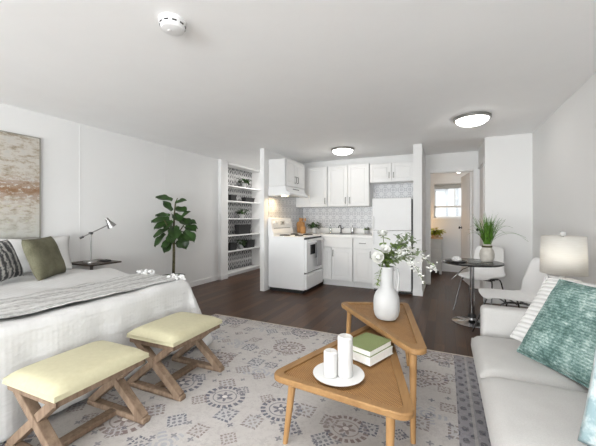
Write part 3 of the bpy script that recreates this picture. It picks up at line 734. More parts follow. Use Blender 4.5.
Lq, Rq, Fq = (-.810, 2.498), (-.278, 2.724), (-.046, 1.615)
tri_table('taller triangular cane top coffee table carrying the white flower vase', [Lq, Fq, Rq], .52, .055, [((-.70, 2.46), (-.745, 2.52)), ((-.30, 2.60), (-.27, 2.68)), ((-.16, 1.82), (-.155, 1.77))])

# plate, candles, books on the low table
b = new(); lathe(b, [(.06, 0), (.085, .002), (.128, .010), (.130, .013), (.120, .0125), (.08, .006), (.002, .005)], (-.49, 1.515, .42), 40); o = obj('candle_plate', b, 'plate', None, True); tag(o, 'round white plate under two candles on the lower table', 'plate')
def candle(x, y, h_, r, label):
    t = thing('pillar_candle', label, 'candle', (x, y, .4265), 'white pillar candles')
    b = new(); lathe(b, [(.002, 0), (r-.002, 0), (r, .003), (r, h_-.006), (r-.006, h_), (r*.5, h_-.004), (.002, h_-.006)], (x, y, .4265), 28, False); obj('wax', b, 'wax', t, True)
    b = new(); tube(b, [(x, y, .4265+h_-.006), (x+.001, y, .4265+h_+.006), (x+.004, y, .4265+h_+.012)], .0015, 6); obj('wick', b, 'paleceramic', t)
candle(-.522, 1.485, .125, .035, 'short white pillar candle, the lower of two on the plate')
candle(-.455, 1.515, .20, .038, 'tall white pillar candle, the taller of two on the plate')
def book(name, c, rz, sx, sy, z, th, cover, label):
    t = thing(name, label, 'book', (c[0], c[1], z), 'stacked books on the lower table'); m = Matrix.Translation((c[0], c[1], z)) @ Matrix.Rotation(rz, 4, 'Z')
    b = new(); box(b, (-sx/2+.004, -sy/2+.004, .003), (sx/2-.004, sy/2-.004, th-.003)); bmesh.ops.transform(b, matrix=m, verts=b.verts[:]); obj('pages', b, 'pages', t)
    b = new(); box(b, (-sx/2, -sy/2, 0), (sx/2, sy/2, .003)); box(b, (-sx/2, -sy/2, th-.003), (sx/2, sy/2, th)); box(b, (-sx/2, -sy/2, 0), (-sx/2+.003, sy/2, th)); bmesh.ops.transform(b, matrix=m, verts=b.verts[:]); obj('cover', b, cover, t)
book('book', (-.405, 1.815), R(-22), .185, .235, .422, .042, 'bookwhite', 'thick white book at the bottom of the stack under the green book')
book('book', (-.408, 1.82), R(-21), .178, .228, .4645, .034, 'bookgreen', 'green covered book on top of the stack on the lower table')

# vase with handle
VX, VY, VZ = -.37, 2.225, .52
vs = thing('jug_vase', 'white ceramic jug vase with one handle on the taller table', 'vase', (VX, VY, VZ))
prof = [(.055, 0), (.066, .002), (.080, .022), (.088, .055), (.089, .11), (.085, .15), (.073, .182), (.056, .202), (.049, .222), (.047, .25), (.047, .34), (.050, .356), (.0505, .362), (.044, .36), (.041, .34), (.041, .25), (.03, .24)]
b = new(); lathe(b, prof, (VX, VY, VZ-.0), 40); obj('body', b, 'ceramic', vs, True)
hx = CR
hp = [Vector((VX, VY, VZ))+hx*a+Vector((0, 0, z)) for a, z in ((.046, .335), (.062, .350), (.076, .342), (.083, .31), (.084, .26), (.080, .21), (.068, .172))]
b = new(); tube(b, hp, [.010, .010, .009, .009, .009, .010, .012], 10); obj('handle', b, 'ceramic', vs, True)

# flowers in the vase
VT = Vector((VX, VY, VZ+.36))
def P3(r, z, f): return VT+CR*r+Vector((0, 0, z))+CF*f
def stem_pts(end, bend=.3, n=7):
    a = VT+Vector((0, 0, -.10)); e_ = Vector(end); mid = VT+(e_-VT)*.35+Vector((0, 0, bend*(e_-VT).length)); mid = VT.lerp(mid, 1)
    pts = []
    for i in range(n+1):
        t_ = i/n
        pts.append(VT*(1-t_)**2+mid*2*t_*(1-t_)+e_*t_*t_)
    return [a+Vector((random.uniform(-.008, .008), random.uniform(-.008, .008), 0))]+pts
def rose(end, rad, label, seed):
    t = thing('white_rose', label, 'flower', tuple(VT), 'white roses in the jug vase'); pts = stem_pts(end, .1); rnd = random.Random(seed)
    b = new(); tube(b, pts, .0025, 6); obj('stem', b, 'stem', t, True)
    b = new(); e_ = Vector(end); ax = (e_-pts[-2]).normalized(); ax = (ax+CF*.4).normalized(); q = Vector((0, 0, 1)).rotation_difference(ax).to_matrix()
    for layer, (rr, tilt, k) in enumerate(((1, .75, 8), (.85, .5, 7), (.62, .25, 6), (.4, .08, 5))):
        for j in range(k):
            a = 2*math.pi*(j+.5*layer)/k
            def f(u, v):
                c = (v*2-1)*.75; rad_ = rad*rr*(math.sin(u*1.5)*.75+.25+tilt*u*u*.35); zz = rad*(-.6+1.35*u*(1-tilt*.45))
                return e_+q @ Vector((rad_*math.cos(a+c*(.4+.6*u)), rad_*math.sin(a+c*(.4+.6*u)), zz-abs(c)*.1*rad))
            grid(b, f, 5, 5)
    bmesh.ops.create_icosphere(b, subdivisions=2, radius=rad*.5, matrix=Matrix.Translation(e_+ax*rad*.05))
    obj('bloom', b, 'petal', t, True)
    b = new()
    for j in range(7):
        a = rnd.uniform(0, 6.28); base = pts[-1-rnd.choice((1, 2, 3, 4))]
        leafshape(b, base, CR*math.cos(a)+Vector((0, 0, .3*rnd.random()))+CF*math.sin(a), (0, 0, 1), .055, .03, .3, 5, 4, 'o')
    for j in range(5):
        a = 6.28*j/5; leafshape(b, e_-ax*rad*.6, q @ Vector((math.cos(a), math.sin(a), -.1)), ax, rad*1.1, rad*.5, -.2, 4, 3, 'o')
    obj('leaves', b, 'leaf_light', t, True)
rose(P3(-.028, .235, .0), .030, 'white rose standing highest in the jug vase', 1)
rose(P3(-.028, .128, .08), .026, 'small white rose midway up the bouquet under the highest rose', 2)
rose(P3(-.078, .075, .08), .033, 'white rose lowest and farthest left in the jug vase', 3)
def branch(end, bend, label, seed, mt, lsz, blossoms=0, n=26, name='eucalyptus_branch', cat='branch'):
    t = thing(name, label, cat, tuple(VT), 'leafy branches in the jug vase' if not blossoms else 'blossom sprays in the jug vase')
    rnd = random.Random(seed); pts = stem_pts(end, bend, 10)
    b = new(); tube(b, pts, .002, 5)
    sub = []
    for i in range(4, 11, 2):
        p = pts[i]; q = p+Vector((rnd.uniform(-.05, .07), rnd.uniform(-.05, .05), rnd.uniform(-.03, .06))); tube(b, [p, q], .0012, 5); sub.append((p, q))
    obj('stem', b, 'stem', t, True)
    b = new()
    for j in range(int(n*1.5)):
        if rnd.random() < .55: i = rnd.uniform(3, 10.9); k = int(i); p = pts[k].lerp(pts[k+1], i-k)
        else:
            a, c = rnd.choice(sub); p = a.lerp(c, rnd.uniform(.3, 1))
        d = Vector((rnd.uniform(-1, 1), rnd.uniform(-1, 1), rnd.uniform(-.5, .8)))
        leafshape(b, p, d, (0, 0, 1), lsz*rnd.uniform(.9, 1.5), lsz*.62, .2, 4, 3, 'o')
    obj('leaves', b, mt, t, True)
    if blossoms:
        b = new()
        for j in range(blossoms):
            i = rnd.uniform(5, 10.99); k = int(i); p = pts[k].lerp(pts[min(k+1, len(pts)-1)], i-k)+Vector((rnd.gauss(0, .015), rnd.gauss(0, .015), rnd.gauss(-.008, .017)))
            r = bmesh.ops.create_icosphere(b, subdivisions=1, radius=rnd.uniform(.007, .0125))
            for v in r['verts']: v.co = Vector((v.co.x, v.co.y, v.co.z*.8))+p
        obj('blossoms', b, 'petal', t, True)
branch(P3(.20, .20, -.02), .25, 'sage green leafy branch rising to the upper right of the bouquet', 5, 'leaf_sage', .034, 0, 34)
branch(P3(.13, .21, .04), .2, 'short grey green branch standing between the roses and the blossoms', 6, 'leaf_sage', .030, 0, 34)
branch(P3(.10, .06, .07), .2, 'low sage branch bending forward over the jug handle', 12, 'leaf_sage', .030, 0, 30)
branch(P3(-.075, -.13, .04), .9, 'thin green sprig drooping down the left side of the jug', 7, 'leaf_light', .022, 0, 26)
branch(P3(-.045, .10, .05), .3, 'bright green leaf cluster on the left of the bouquet', 8, 'leaf_light', .055, 0, 20)
branch(P3(.35, -.03, .0), .8, 'white blossom spray arching farthest right and drooping at its tip', 9, 'leaf_sage', .02, 60, 10, 'blossom_spray', 'flower')
branch(P3(.245, -.115, .06), 1.05, 'white blossom spray drooping lowest beside the jug handle', 10, 'leaf_sage', .02, 60, 10, 'blossom_spray', 'flower')
branch(P3(.20, .085, .05), .35, 'long sage green branch reaching right below the blossom spray', 14, 'leaf_sage', .03, 0, 30)
branch(P3(.04, .16, .02), .2, 'upright light green sprig behind the roses', 15, 'leaf_light', .032, 0, 30)
branch(P3(.13, .13, .03), .3, 'dense white blossom spray in the middle of the bouquet', 11, 'leaf_sage', .024, 80, 14, 'blossom_spray', 'flower')

# ================================================================== SOFA
sf = thing('sofa', 'pale grey upholstered sofa with square arms along the right wall', 'sofa', (.62, 1.45, 0))
SX0, SX1, SY0, SY1 = .205, 1.06, .50, 2.51
b = new(); box(b, (SX0+.02, SY0+.02, .12), (SX1, SY1-.02, .33), .03, 3); obj('base', b, 'sofa', sf, True)
for y in (SY0+.12, ): pass
def cushion_bm(lo, hi, puff, bev=.045):
    b = new(); lo = Vector(lo); hi = Vector(hi); n = 16
    c = (lo+hi)/2; d = hi-lo
    box(b, lo, hi, bev, 5)
    bmesh.ops.subdivide_edges(b, edges=b.edges[:], cuts=1, use_grid_fill=True)
    for v in b.verts:
        a = (v.co.x-c.x)/(d.x/2); e_ = (v.co.y-c.y)/(d.y/2)
        if v.co.z > c.z: v.co.z += puff*max(0, 1-a*a)*max(0, 1-e_*e_)
    return b
cw = (2.375-.635)/3
for i in range(3):
    y = .635+cw*i
    def pc(u, v): return None
    b = new(); d0 = Vector((SX0-.045, y+.003, .315)); d1 = Vector((SX1-.2, y+cw-.003, .458))
    nU, nV = 24, 24
    def top(u, v):
        a = u*2-1; c_ = v*2-1; e_ = max(0, (1-abs(a)**8)*(1-abs(c_)**8))
        return Vector((d0.x+(d1.x-d0.x)*u, d0.y+(d1.y-d0.y)*v, d0.z+.105+.045*e_**.5+.012*(1-a*a)*(1-c_*c_)+.002*nz(u*4, v*4, 1, i)))
    gr = grid(b, top, nU, nV)
    edge = [gr[k][0] for k in range(nU+1)]+[gr[nU][k] for k in range(1, nV+1)]+[gr[k][nV] for k in range(nU-1, -1, -1)]+[gr[0][k] for k in range(nV-1, 0, -1)]
    cxy = (d0+d1)/2; k_ = len(edge)
    mid = [b.verts.new((cxy.x+(v.co.x-cxy.x)*1.012, cxy.y+(v.co.y-cxy.y)*1.006, d0.z+.055)) for v in edge]
    low = [b.verts.new((cxy.x+(v.co.x-cxy.x)*.98, cxy.y+(v.co.y-cxy.y)*.99, d0.z)) for v in edge]
    for A, B in ((edge, mid), (mid, low)):
        for q in range(k_): b.faces.new((A[q], A[(q+1) % k_], B[(q+1) % k_], B[q]))
    b.faces.new(low)
    obj('seat_cushion', b, 'sofa', sf, True)
for y0_, y1_ in ((SY0, .63), (2.38, SY1)):
    b = new(); box(b, (SX0+.015, y0_, .12), (SX1, y1_, .625), .03, 4); obj('armrest', b, 'sofa', sf, True)
b = new(); box(b, (SX1-.2, SY0+.02, .30), (SX1, SY1-.02, .80), .05, 4); obj('backrest', b, 'sofa', sf, True)
for x in (SX0+.115, SX1-.07):
    for y in (SY0+.07, SY1-.07):
        b = new(); tube(b, [(x, y, 0), (x, y, .13)], [.016, .022], 12); obj('leg', b, 'darkwood', sf, True)

bl = Vector((.366, 2.085, .478)); dr = Vector((.52, -.85, 0))
pillow('sofa_cushion', .52, .47, .15, 'teal', bl+dr*.26, dr, Vector((.14, .23, .36)), 'large teal chenille cushion leaning in front on the sofa', 'cushion', seed=5, pinch=.035, n=30, welt=.006)
bl2 = Vector((.372, 2.33, .475)); dr2 = Vector((.60, -.80, 0))
pillow('sofa_cushion', .48, .47, .09, 'stripe', bl2+dr2*.24, dr2, Vector((.26, .135, .37)), 'white ribbed cushion tucked behind the teal cushion by the sofa arm', 'cushion', seed=6, pinch=.02, welt=.005)
bl3 = Vector((.40, 1.335, .478)); dr3 = Vector((.80, -.60, 0))
pillow('sofa_cushion', .46, .44, .12, 'aqua', bl3+dr3*.23, dr3, Vector((.16, .10, .40)), 'pale aqua printed cushion on the sofa seat nearest the camera', 'cushion', seed=7, pinch=.02)

# side table and table lamp behind the sofa
st = thing('side_table', 'small white round side table between sofa arm and right wall', 'side table', (.81, 2.93, 0))
b = new(); cyl(b, (.81, 2.93, .49), .20, .022, 40); obj('tabletop', b, 'plastic', st, True)
b = new(); tube(b, [(.81, 2.93, .015), (.81, 2.93, .49)], .02, 14); obj('pole', b, 'plastic', st, True)
b = new(); lathe(b, [(.16, 0), (.16, .01), (.03, .02), (.02, .03)], (.81, 2.93, 0), 32); obj('base', b, 'plastic', st, True)
LX, LY = .80, 2.95
tl = thing('table_lamp', 'white table lamp with drum shade behind the sofa', 'lamp', (LX, LY, .512))
b = new(); lathe(b, [(.07, 0), (.085, .005), (.09, .05), (.095, .14), (.09, .20), (.105, .235), (.105, .247), (.03, .252), (.016, .26), (.012, .30)], (LX, LY, .512), 36); obj('base', b, 'ceramic', tl, True)
b = new(); lathe(b, [(.140, .805), (.133, 1.085)], (LX, LY, 0), 48, False); o = obj('lamp_shade', b, 'shade', tl, True); md_ = o.modifiers.new('thickness', 'SOLIDIFY'); md_.thickness = .002
b = new(); tube(b, [(LX, LY, .80), (LX, LY, 1.092)], .004, 8)
for k in range(3): a = 2.1*k; tube(b, [(LX, LY, 1.07), (LX+0.132*math.cos(a), LY+0.132*math.sin(a), 1.07)], .002, 6)
obj('harp', b, 'handle', tl)
b = new(); lathe(b, [(.008, 1.084), (.018, 1.088), (.020, 1.105), (.017, 1.118), (.004, 1.12)], (LX, LY, 0), 20); obj('finial', b, 'ceramic', tl, True)
b = new(); bmesh.ops.create_icosphere(b, subdivisions=2, radius=.03, matrix=Matrix.Translation((LX, LY, .93))); obj('bulb', b, emis('warm_lamp_bulb', (1, .93, .82), 14), tl, True)
b = new(); tube(b, [(LX-.09, LY+.02, .53), (LX-.17, LY+.05, .515), (LX-.215, LY+.06, .45), (LX-.20, LY+.1, .2), (LX-.1, LY+.16, .006), (1.05, LY+.2, .006)], .003, 6); obj('cord', b, 'plastic', tl, True)

# ================================================================== BISTRO SET
TX, TY = .285, 4.15
bt = thing('bistro_table', 'small round black bistro table on a chrome pedestal', 'table', (TX, TY, 0))
b = new(); lathe(b, [(.30, .688), (.316, .692), (.320, .70), (.316, .71), (.30, .712)], (TX, TY, 0), 56); obj('tabletop', b, 'black', bt, True)
b = new(); tube(b, [(TX, TY, .02), (TX, TY, .40)], .030, 20); tube(b, [(TX, TY, .40), (TX, TY, .69)], .024, 20); obj('pole', b, 'chrome', bt, True)
b = new(); lathe(b, [(.21, 0), (.212, .006), (.19, .013), (.08, .022), (.045, .035), (.033, .06)], (TX, TY, 0), 48); obj('base', b, 'chrome', bt, True)
b = new(); lathe(b, [(.04, .06), (.045, .075), (.036, .10)], (TX, TY, 0), 24); obj('collar', b, 'black_matte', bt, True)
b = new(); tube(b, [(TX, TY, .66), (TX-.10, TY-.05, .62), (TX-.21, TY-.06, .50)], .005, 8); obj('height_lever', b, 'chrome', bt, True)

def shell_chair(label):
    t = thing('shell_chair', label, 'chair', (0, 0, 0), 'white shell chairs at the bistro table')
    prof = [(-.235, .432), (-.21, .452), (-.12, .452), (0, .444), (.10, .438), (.165, .448), (.20, .485), (.222, .56), (.252, .66), (.285, .76), (.31, .83)]
    n = len(prof)-1; b = new()
    def f(u, v):
        x = u*n; i = min(int(x), n-1); k = x-i
        p = prof[i]; q = prof[i+1]; y = p[0]+(q[0]-p[0])*k; z = p[1]+(q[1]-p[1])*k
        # half width with rounded front and top corners
        hw = .205 + (.02*math.sin(u*math.pi*2-1.2))
        e0 = min(1, u/.09); e1 = min(1, (1-u)/.14)
        hw *= .80+.20*math.sqrt(max(0, 1-(1-e0)**2)); hw *= .70+.30*math.sqrt(max(0, 1-(1-e1)**2))
        c = v*2-1; back = min(1, max(0, (u-.52)/.2))
        lift = .020*c*c*(1-back); fwd = -.045*c*c*back
        return Vector((c*hw, y+fwd, z+lift))
    grid(b, f, 44, 18); o = obj('shell_seat', b, 'plastic', t, True)
    md_ = o.modifiers.new('thickness', 'SOLIDIFY'); md_.thickness = .011; md_.offset = -1
    for sx in (-1, 1):
        for sy, nm in ((-1, 'front'), (1, 'rear')):
            b = new(); y0_ = -.13 if sy < 0 else .11; yf = -.275 if sy < 0 else .24
            tube(b, [(sx*.13, y0_*.3, .428), (sx*.165, y0_*.75, .428), (sx*.18, y0_, .415), (sx*.19, y0_*1.15, .38), (sx*.225, yf, .005)], .0085, 10); obj('leg', b, 'dark_chrome', t, True)
    b = new()
    tube(b, [(-.13, -.09, .424), (-.13, .09, .424)], .008, 8); tube(b, [(.13, -.09, .424), (.13, .09, .424)], .008, 8)
    for y in (-.08, .0, .08): tube(b, [(-.165, y, .42), (.165, y, .42)], .007, 8)
    obj('under_frame', b, 'dark_chrome', t, True)
    return t
ch = shell_chair('white shell chair on thin metal legs behind the bistro table')
copy_thing(ch, (.575, 3.62, 0), R(-80), 'white shell chair on thin metal legs between bistro table and sofa, seen in profile')
ch.location = (.43, 4.72, 0); ch.rotation_euler = (0, 0, R(-28))

# grass plant, plates and napkin on the bistro table
GX, GY, GZ = .44, 4.19, .712
gp = thing('potted_grass', 'grassy green plant in a speckled stoneware jar on the bistro table', 'plant', (GX, GY, GZ))
b = new(); lathe(b, [(.045, 0), (.060, .006), (.074, .05), (.077, .09), (.069, .13), (.052, .158), (.048, .17), (.048, .195), (.053, .205), (.048, .205), (.042, .19), (.002, .185)], (GX, GY, GZ), 32, False); obj('jar', b, 'paleceramic', gp, True)
b = new(); lathe(b, [(.0515, .168), (.0545, .172), (.0545, .186), (.0515, .19)], (GX, GY, GZ), 24); obj('twine', b, 'bark', gp, True)
b = new(); rnd = random.Random(5)
def blade(b, base, d, L_, W, droop):
    d = Vector(d).normalized(); s_ = d.cross(Vector((0, 0, 1))); s_ = s_.normalized() if s_.length > 1e-3 else Vector((1, 0, 0)); hd_ = Vector((d.x, d.y, 0)); 
    hd_ = hd_.normalized() if hd_.length > 1e-3 else Vector((1, 0, 0))
    def f(u, v):
        p = Vector(base)+d*(L_*u)+hd_*(droop*L_*u*u*.6)+Vector((0, 0, -droop*L_*u**3)); return p+s_*((v-.5)*W*(1-u**2.5))+Vector((0, 0, abs(v-.5)*W*.4))
    grid(b, f, 9, 2)
for k in range(130):
    a = rnd.uniform(0, 6.28); ti = abs(rnd.gauss(0, .22)); L_ = rnd.uniform(.20, .44)
    blade(b, (GX+.03*rnd.uniform(-1, 1), GY+.03*rnd.uniform(-1, 1), GZ+.18), (math.sin(ti)*math.cos(a), math.sin(ti)*math.sin(a), math.cos(ti)), L_, rnd.uniform(.010, .017), rnd.uniform(.0, .28))
for (r_, f_, L_, dr_) in ((.55, .1, .46, .75), (.45, -.2, .44, .62), (-.55, 0, .34, .3), (-.6, .2, .36, .45), (.75, .2, .42, .55), (-.3, .1, .45, .45), (.25, .1, .46, .5)):
    d = CR*r_+CF*f_+Vector((0, 0, 1)); blade(b, (GX, GY, GZ+.18), d, L_, .010, dr_)
obj('grass_blades', b, 'grass', gp, True)
def plate(c, r, m, label):
    b = new(); lathe(b, [(r*.5, 0), (r*.7, .002), (r, .010), (r, .013), (r*.7, .006), (.002, .004)], c, 40); o = obj('dinner_plate', b, m, None, True); return tag(o, label, 'plate', 'plates on the bistro table')
plate((.115, 4.03, .712), .115, 'black_matte', 'dark plate with a folded napkin on the bistro table')
plate((.36, 3.97, .712), .12, 'clearglass', 'pale glass plate nearest the jar on the bistro table')
b = new(); rnd = random.Random(3)
r = bmesh.ops.create_icosphere(b, subdivisions=3, radius=1)
for v in b.verts:
    k = 1+.28*nz(v.co.x*3, v.co.y*3, 1, v.co.z*4); v.co = Vector((.12+v.co.x*.048*k, 4.03+v.co.y*.045*k, max(.7225, .742+v.co.z*.034*k)))
o = obj('napkin', b, 'bedding', None, True); tag(o, 'crumpled white napkin on the dark plate', 'napkin')

# ================================================================== KITCHEN
def pull(parent, p0, p1, n_):
    """bar handle between p0 and p1 standing off along n_"""
    b = new(); p0 = Vector(p0); p1 = Vector(p1); n_ = Vector(n_); d = (p1-p0)
    tube(b, [p0, p0+n_*.025, p0+n_*.028+d*.1, p1+n_*.028-d*.1, p1+n_*.025, p1], .007, 8); return obj('handle', b, 'handle', parent, True)
def shaker(bm, a, bx, z0, z1, n_, th=.02, rail=.055):
    """shaker door: a, bx = end points (x,y) of its lower edge on the cabinet face, n_ = outward normal"""
    a = Vector((*a, 0)); c = Vector((*bx, 0)); n_ = Vector(n_); u = (c-a).normalized(); Lw = (c-a).length
    m = Matrix((u, n_, Vector((0, 0, 1)))).transposed().to_4x4(); m.translation = a
    box(bm, (0, 0, z0), (Lw, th*.55, z1), 0, 1, m)
    if z1-z0 > .2:
        rl = rail
        for lo, hi in (((0, 0, z0), (rl, th, z1)), ((Lw-rl, 0, z0), (Lw, th, z1)), ((rl, 0, z0), (Lw-rl, th, z0+rl)), ((rl, 0, z1-rl), (Lw-rl, th, z1))): box(bm, lo, hi, .002, 1, m)
        box(bm, (rl+.02, 0, z0+rl+.02), (Lw-rl-.02, th*.8, z1-rl-.02), .004, 1, m)
    else: box(bm, (0, 0, z0), (Lw, th, z1), .003, 1, m)
Z0, Z1 = 1.435, 2.21
FYU = 5.625
def upper(label, x0, x1, z0, z1, y0_, doors, handles, yb=5.96, fill=None):
    t = thing('wall_cabinet', label, 'cabinet', ((x0+x1)/2, (y0_+yb)/2, z0), 'white wall cabinets')
    b = new(); box(b, (x0, y0_, z0), (x1, yb, z1), .002); obj('body', b, 'cabinet', t)
    for (d0, d1), hx_ in zip(doors, handles):
        b = new(); shaker(b, (d0, y0_-.0), (d1, y0_-.0), z0+.006, z1-.006, (0, -1, 0)); d = obj('door', b, 'cabinet', t)
        if z1-z0 > .5: pull(d, (hx_, y0_-.02, z0+.06), (hx_, y0_-.02, z0+.165), (0, -1, 0))
        else: pull(d, (hx_, y0_-.02, z0+.07), (hx_, y0_-.02, z0+.16), (0, -1, 0))
    return t
upper('white single door wall cabinet in the corner beside the range hood', -2.71, -2.04, Z0, Z1, FYU, [(-2.465, -2.047)], [-2.08])
upper('white double door wall cabinet above the sink', -2.035, -1.237, Z0, Z1, FYU, [(-2.029, -1.639), (-1.633, -1.243)], [-1.675, -1.595])
upper('short white double door cabinet above the fridge', -1.230, -.46, 1.855, Z1-.02, FYU, [(-1.224, -.85), (-.844, -.466)], [-.885, -.81])
# cabinet above hood (faces +x)
t = thing('wall_cabinet', 'white wall cabinet directly above the range hood', 'cabinet', (-2.56, 4.92, 1.75), 'white wall cabinets')
b = new(); box(b, (-2.71, 4.545, 1.755), (-2.39, 5.29, Z1), .002); obj('body', b, 'cabinet', t)
for (d0, d1), hy in zip(((4.551, 4.914), (4.921, 5.284)), (4.875, 4.96)):
    b = new(); shaker(b, (-2.39, d1), (-2.39, d0), 1.761, Z1-.006, (1, 0, 0)); d = obj('door', b, 'cabinet', t); pull(d, (-2.37, hy, 1.83), (-2.37, hy, 1.935), (1, 0, 0))
hood = thing('range_hood', 'white under cabinet range hood with warm light over the stove', 'range hood', (-2.5, 4.92, 1.6))
b = new(); X0 = -2.71
prof = [(X0, 1.60), (-2.305, 1.60), (-2.30, 1.625), (-2.37, 1.69), (-2.38, 1.752), (X0, 1.752)]
A = [b.verts.new((x, 4.545, z)) for x, z in prof]; B = [b.verts.new((x, 5.29, z)) for x, z in prof]; n = len(prof)
b.faces.new(A); b.faces.new(B[::-1])
for k in range(n): b.faces.new((A[k], A[(k+1) % n], B[(k+1) % n], B[k]))
obj('body', b, 'appliance', hood)
b = new()
for k in range(5): box(b, (-2.382, 4.80+.05*k, 1.712), (-2.367, 4.84+.05*k, 1.722), .002)
obj('vent_slots', b, 'gap', hood)
b = new(); box(b, (-2.62, 4.70, 1.590), (-2.40, 5.12, 1.60)); obj('filter', b, 'steel', hood)
b = new(); lathe(b, [(.002, -.012), (.03, -.010), (.04, 0)], (-2.47, 4.64, 1.598), 20); obj('light_lens', b, 'hoodbulb', hood, True, 'glowing hood lens')
ld = bpy.data.lights.new('hood_glow', 'AREA'); ld.size = .12; ld.energy = 1.6; ld.color = (1, .74, .42); lo_ = bpy.data.objects.new('hood_glow', ld); COL.objects.link(lo_); lo_.location = (-2.53, 4.66, 1.575)

# stove
sv = thing('stove', 'white freestanding electric stove against the kitchen partition', 'stove', (-2.38, 4.91, 0))
SXF = -2.04
b = new(); box(b, (-2.70, 4.525, .055), (SXF, 5.285, .90), .006); obj('body', b, 'appliance', sv)
b = new(); box(b, (-2.68, 4.545, 0), (SXF-.03, 5.265, .06)); obj('plinth', b, 'black_matte', sv, label='black recessed plinth')
b = new(); box(b, (-2.70, 4.52, .898), (SXF+.02, 5.29, .916), .006, 3); obj('cooktop', b, 'appliance', sv)
b = new(); prof = [(-2.71, .91), (-2.60, .91), (-2.60, .97), (-2.635, 1.03), (-2.65, 1.215), (-2.71, 1.225)]
A = [b.verts.new((x, 4.525, z)) for x, z in prof]; B = [b.verts.new((x, 5.285, z)) for x, z in prof]; n = len(prof)
b.faces.new(A); b.faces.new(B[::-1])
for k in range(n): b.faces.new((A[k], A[(k+1) % n], B[(k+1) % n], B[k]))
bmesh.ops.bevel(b, geom=b.edges[:], offset=.008, segments=2, profile=.5, affect='EDGES')
bg = obj('backguard', b, 'appliance', sv)
for y in (4.62, 4.71, 5.10, 5.19):
    b = new(); lathe(b, [(.024, 0), (.022, .018), (.004, .02)], (0, 0, 0), 18); box(b, (-.004, -.02, .016), (.004, .02, .026))
    bmesh.ops.transform(b, matrix=Matrix.Translation((-2.642, y, 1.14)) @ Matrix.Rotation(R(86), 4, 'Y'), verts=b.verts[:]); obj('knob', b, 'appliance', bg, True)
b = new(); box(b, (-2.646, 4.85, 1.10), (-2.636, 4.99, 1.17), .002); obj('clock_panel', b, plain('grey_panel', (.45, .45, .45), .4), bg)
b = new(); cyl(b, (0, 0, 0), .014, .012, 16); bmesh.ops.transform(b, matrix=Matrix.Translation((-2.64, 4.92, 1.135)) @ Matrix.Rotation(R(86), 4, 'Y'), verts=b.verts[:]); obj('clock_dial', b, 'black', bg)
b = new(); box(b, (-2.648, 4.60, 1.04), (-2.632, 5.21, 1.047)); obj('control_stripe', b, 'gap', bg)
for x, y, r_ in ((-2.49, 4.72, .095), (-2.49, 5.09, .075), (-2.22, 4.72, .075), (-2.22, 5.09, .095)):
    b = new(); lathe(b, [(r_+.012, .916), (r_+.012, .92), (r_, .921), (r_*.9, .912), (.01, .910)], (x, y, 0), 30, False); q = obj('burner', b, 'chrome', sv, True)
    b = new(); pts = [(x+(.015+(r_-.022)*k/90)*math.cos(k*.28), y+(.015+(r_-.022)*k/90)*math.sin(k*.28), .928) for k in range(91)]; tube(b, pts, .006, 6); obj('coil', b, 'black_matte', q, True)
b = new(); box(b, (SXF-.001, 4.535, .335), (SXF+.045, 5.275, .87), .010, 3); od = obj('oven_door', b, 'appliance', sv)
b = new(); box(b, (SXF+.044, 4.68, .62), (SXF+.048, 5.13, .78), .002); obj('window', b, 'black', od)
b = new(); tube(b, [(SXF+.045, 4.60, .825), (SXF+.085, 4.61, .825), (SXF+.09, 4.64, .825), (SXF+.09, 5.17, .825), (SXF+.085, 5.20, .825), (SXF+.045, 5.21, .825)], .012, 12); obj('handle', b, 'appliance', od, True)
b = new(); box(b, (SXF-.001, 4.535, .065), (SXF+.040, 5.275, .315), .010, 3); box(b, (SXF+.036, 4.60, .275), (SXF+.05, 5.21, .29), .004); obj('drawer', b, 'appliance', sv)
b = new(); box(b, (SXF-.002, 4.53, .313), (SXF+.006, 5.28, .337)); obj('drawer_gap', b, 'gap', sv)
b = new(); box(b, (SXF-.002, 4.53, .87), (SXF+.006, 5.28, .90)); obj('door_gap', b, 'gap', sv)
# dish towel over oven handle
b = new()
def tw(u, v):
    y = 4.83+.19*v+.006*math.sin(u*9); s_ = u*.74-.30; r_ = .017; hx_, hz = SXF+.09, .825
    wv = .006*math.sin(v*15)
    if s_ < -r_*1.57: return Vector((hx_-r_-.003, y, hz+(s_+r_*1.57)))
    if s_ < r_*1.57: a = s_/r_; return Vector((hx_+r_*math.sin(a), y, hz+r_*math.cos(a)))
    return Vector((hx_+r_+.002+wv*min(1, (s_)*6), y+.01*(s_)*math.sin(v*6), hz-(s_-r_*1.57)))
grid(b, tw, 40, 12); o = obj('dish_towel', b, 'towel', None, True); md_ = o.modifiers.new('thickness', 'SOLIDIFY'); md_.thickness = .004; tag(o, 'grey dish towel hanging over the oven door handle', 'towel')

# base cabinets and counter
CY = 5.31
def base_cab(label, x0, x1, doors, drawers):
    t = thing('base_cabinet', label, 'cabinet', ((x0+x1)/2, 5.6, 0), 'white base cabinets')
    b = new(); box(b, (x0, CY, .10), (x1, 5.955, .88), .002); obj('body', b, 'cabinet', t)
    b = new(); box(b, (x0, CY+.07, 0), (x1, CY+.085, .10)); obj('toe_kick', b, 'cabinet', t)
    for d0, d1, hx_ in doors:
        b = new(); shaker(b, (d0, CY), (d1, CY), .115, .685, (0, -1, 0)); d = obj('door', b, 'cabinet', t)
        if hx_ is not None: pull(d, (hx_, CY-.02, .54), (hx_, CY-.02, .645), (0, -1, 0))
    for d0, d1, hx_ in drawers:
        b = new(); shaker(b, (d0, CY), (d1, CY), .70, .865, (0, -1, 0)); d = obj('drawer', b, 'cabinet', t)
        if hx_ is not None: pull(d, (hx_-.05, CY-.02, .785), (hx_+.05, CY-.02, .785), (0, -1, 0))
    return t
base_cab('white sink base cabinet beside the stove', -2.03, -1.455, [(-2.024, -1.845, None), (-1.839, -1.461, -1.81)], [(-2.024, -1.461, None)])
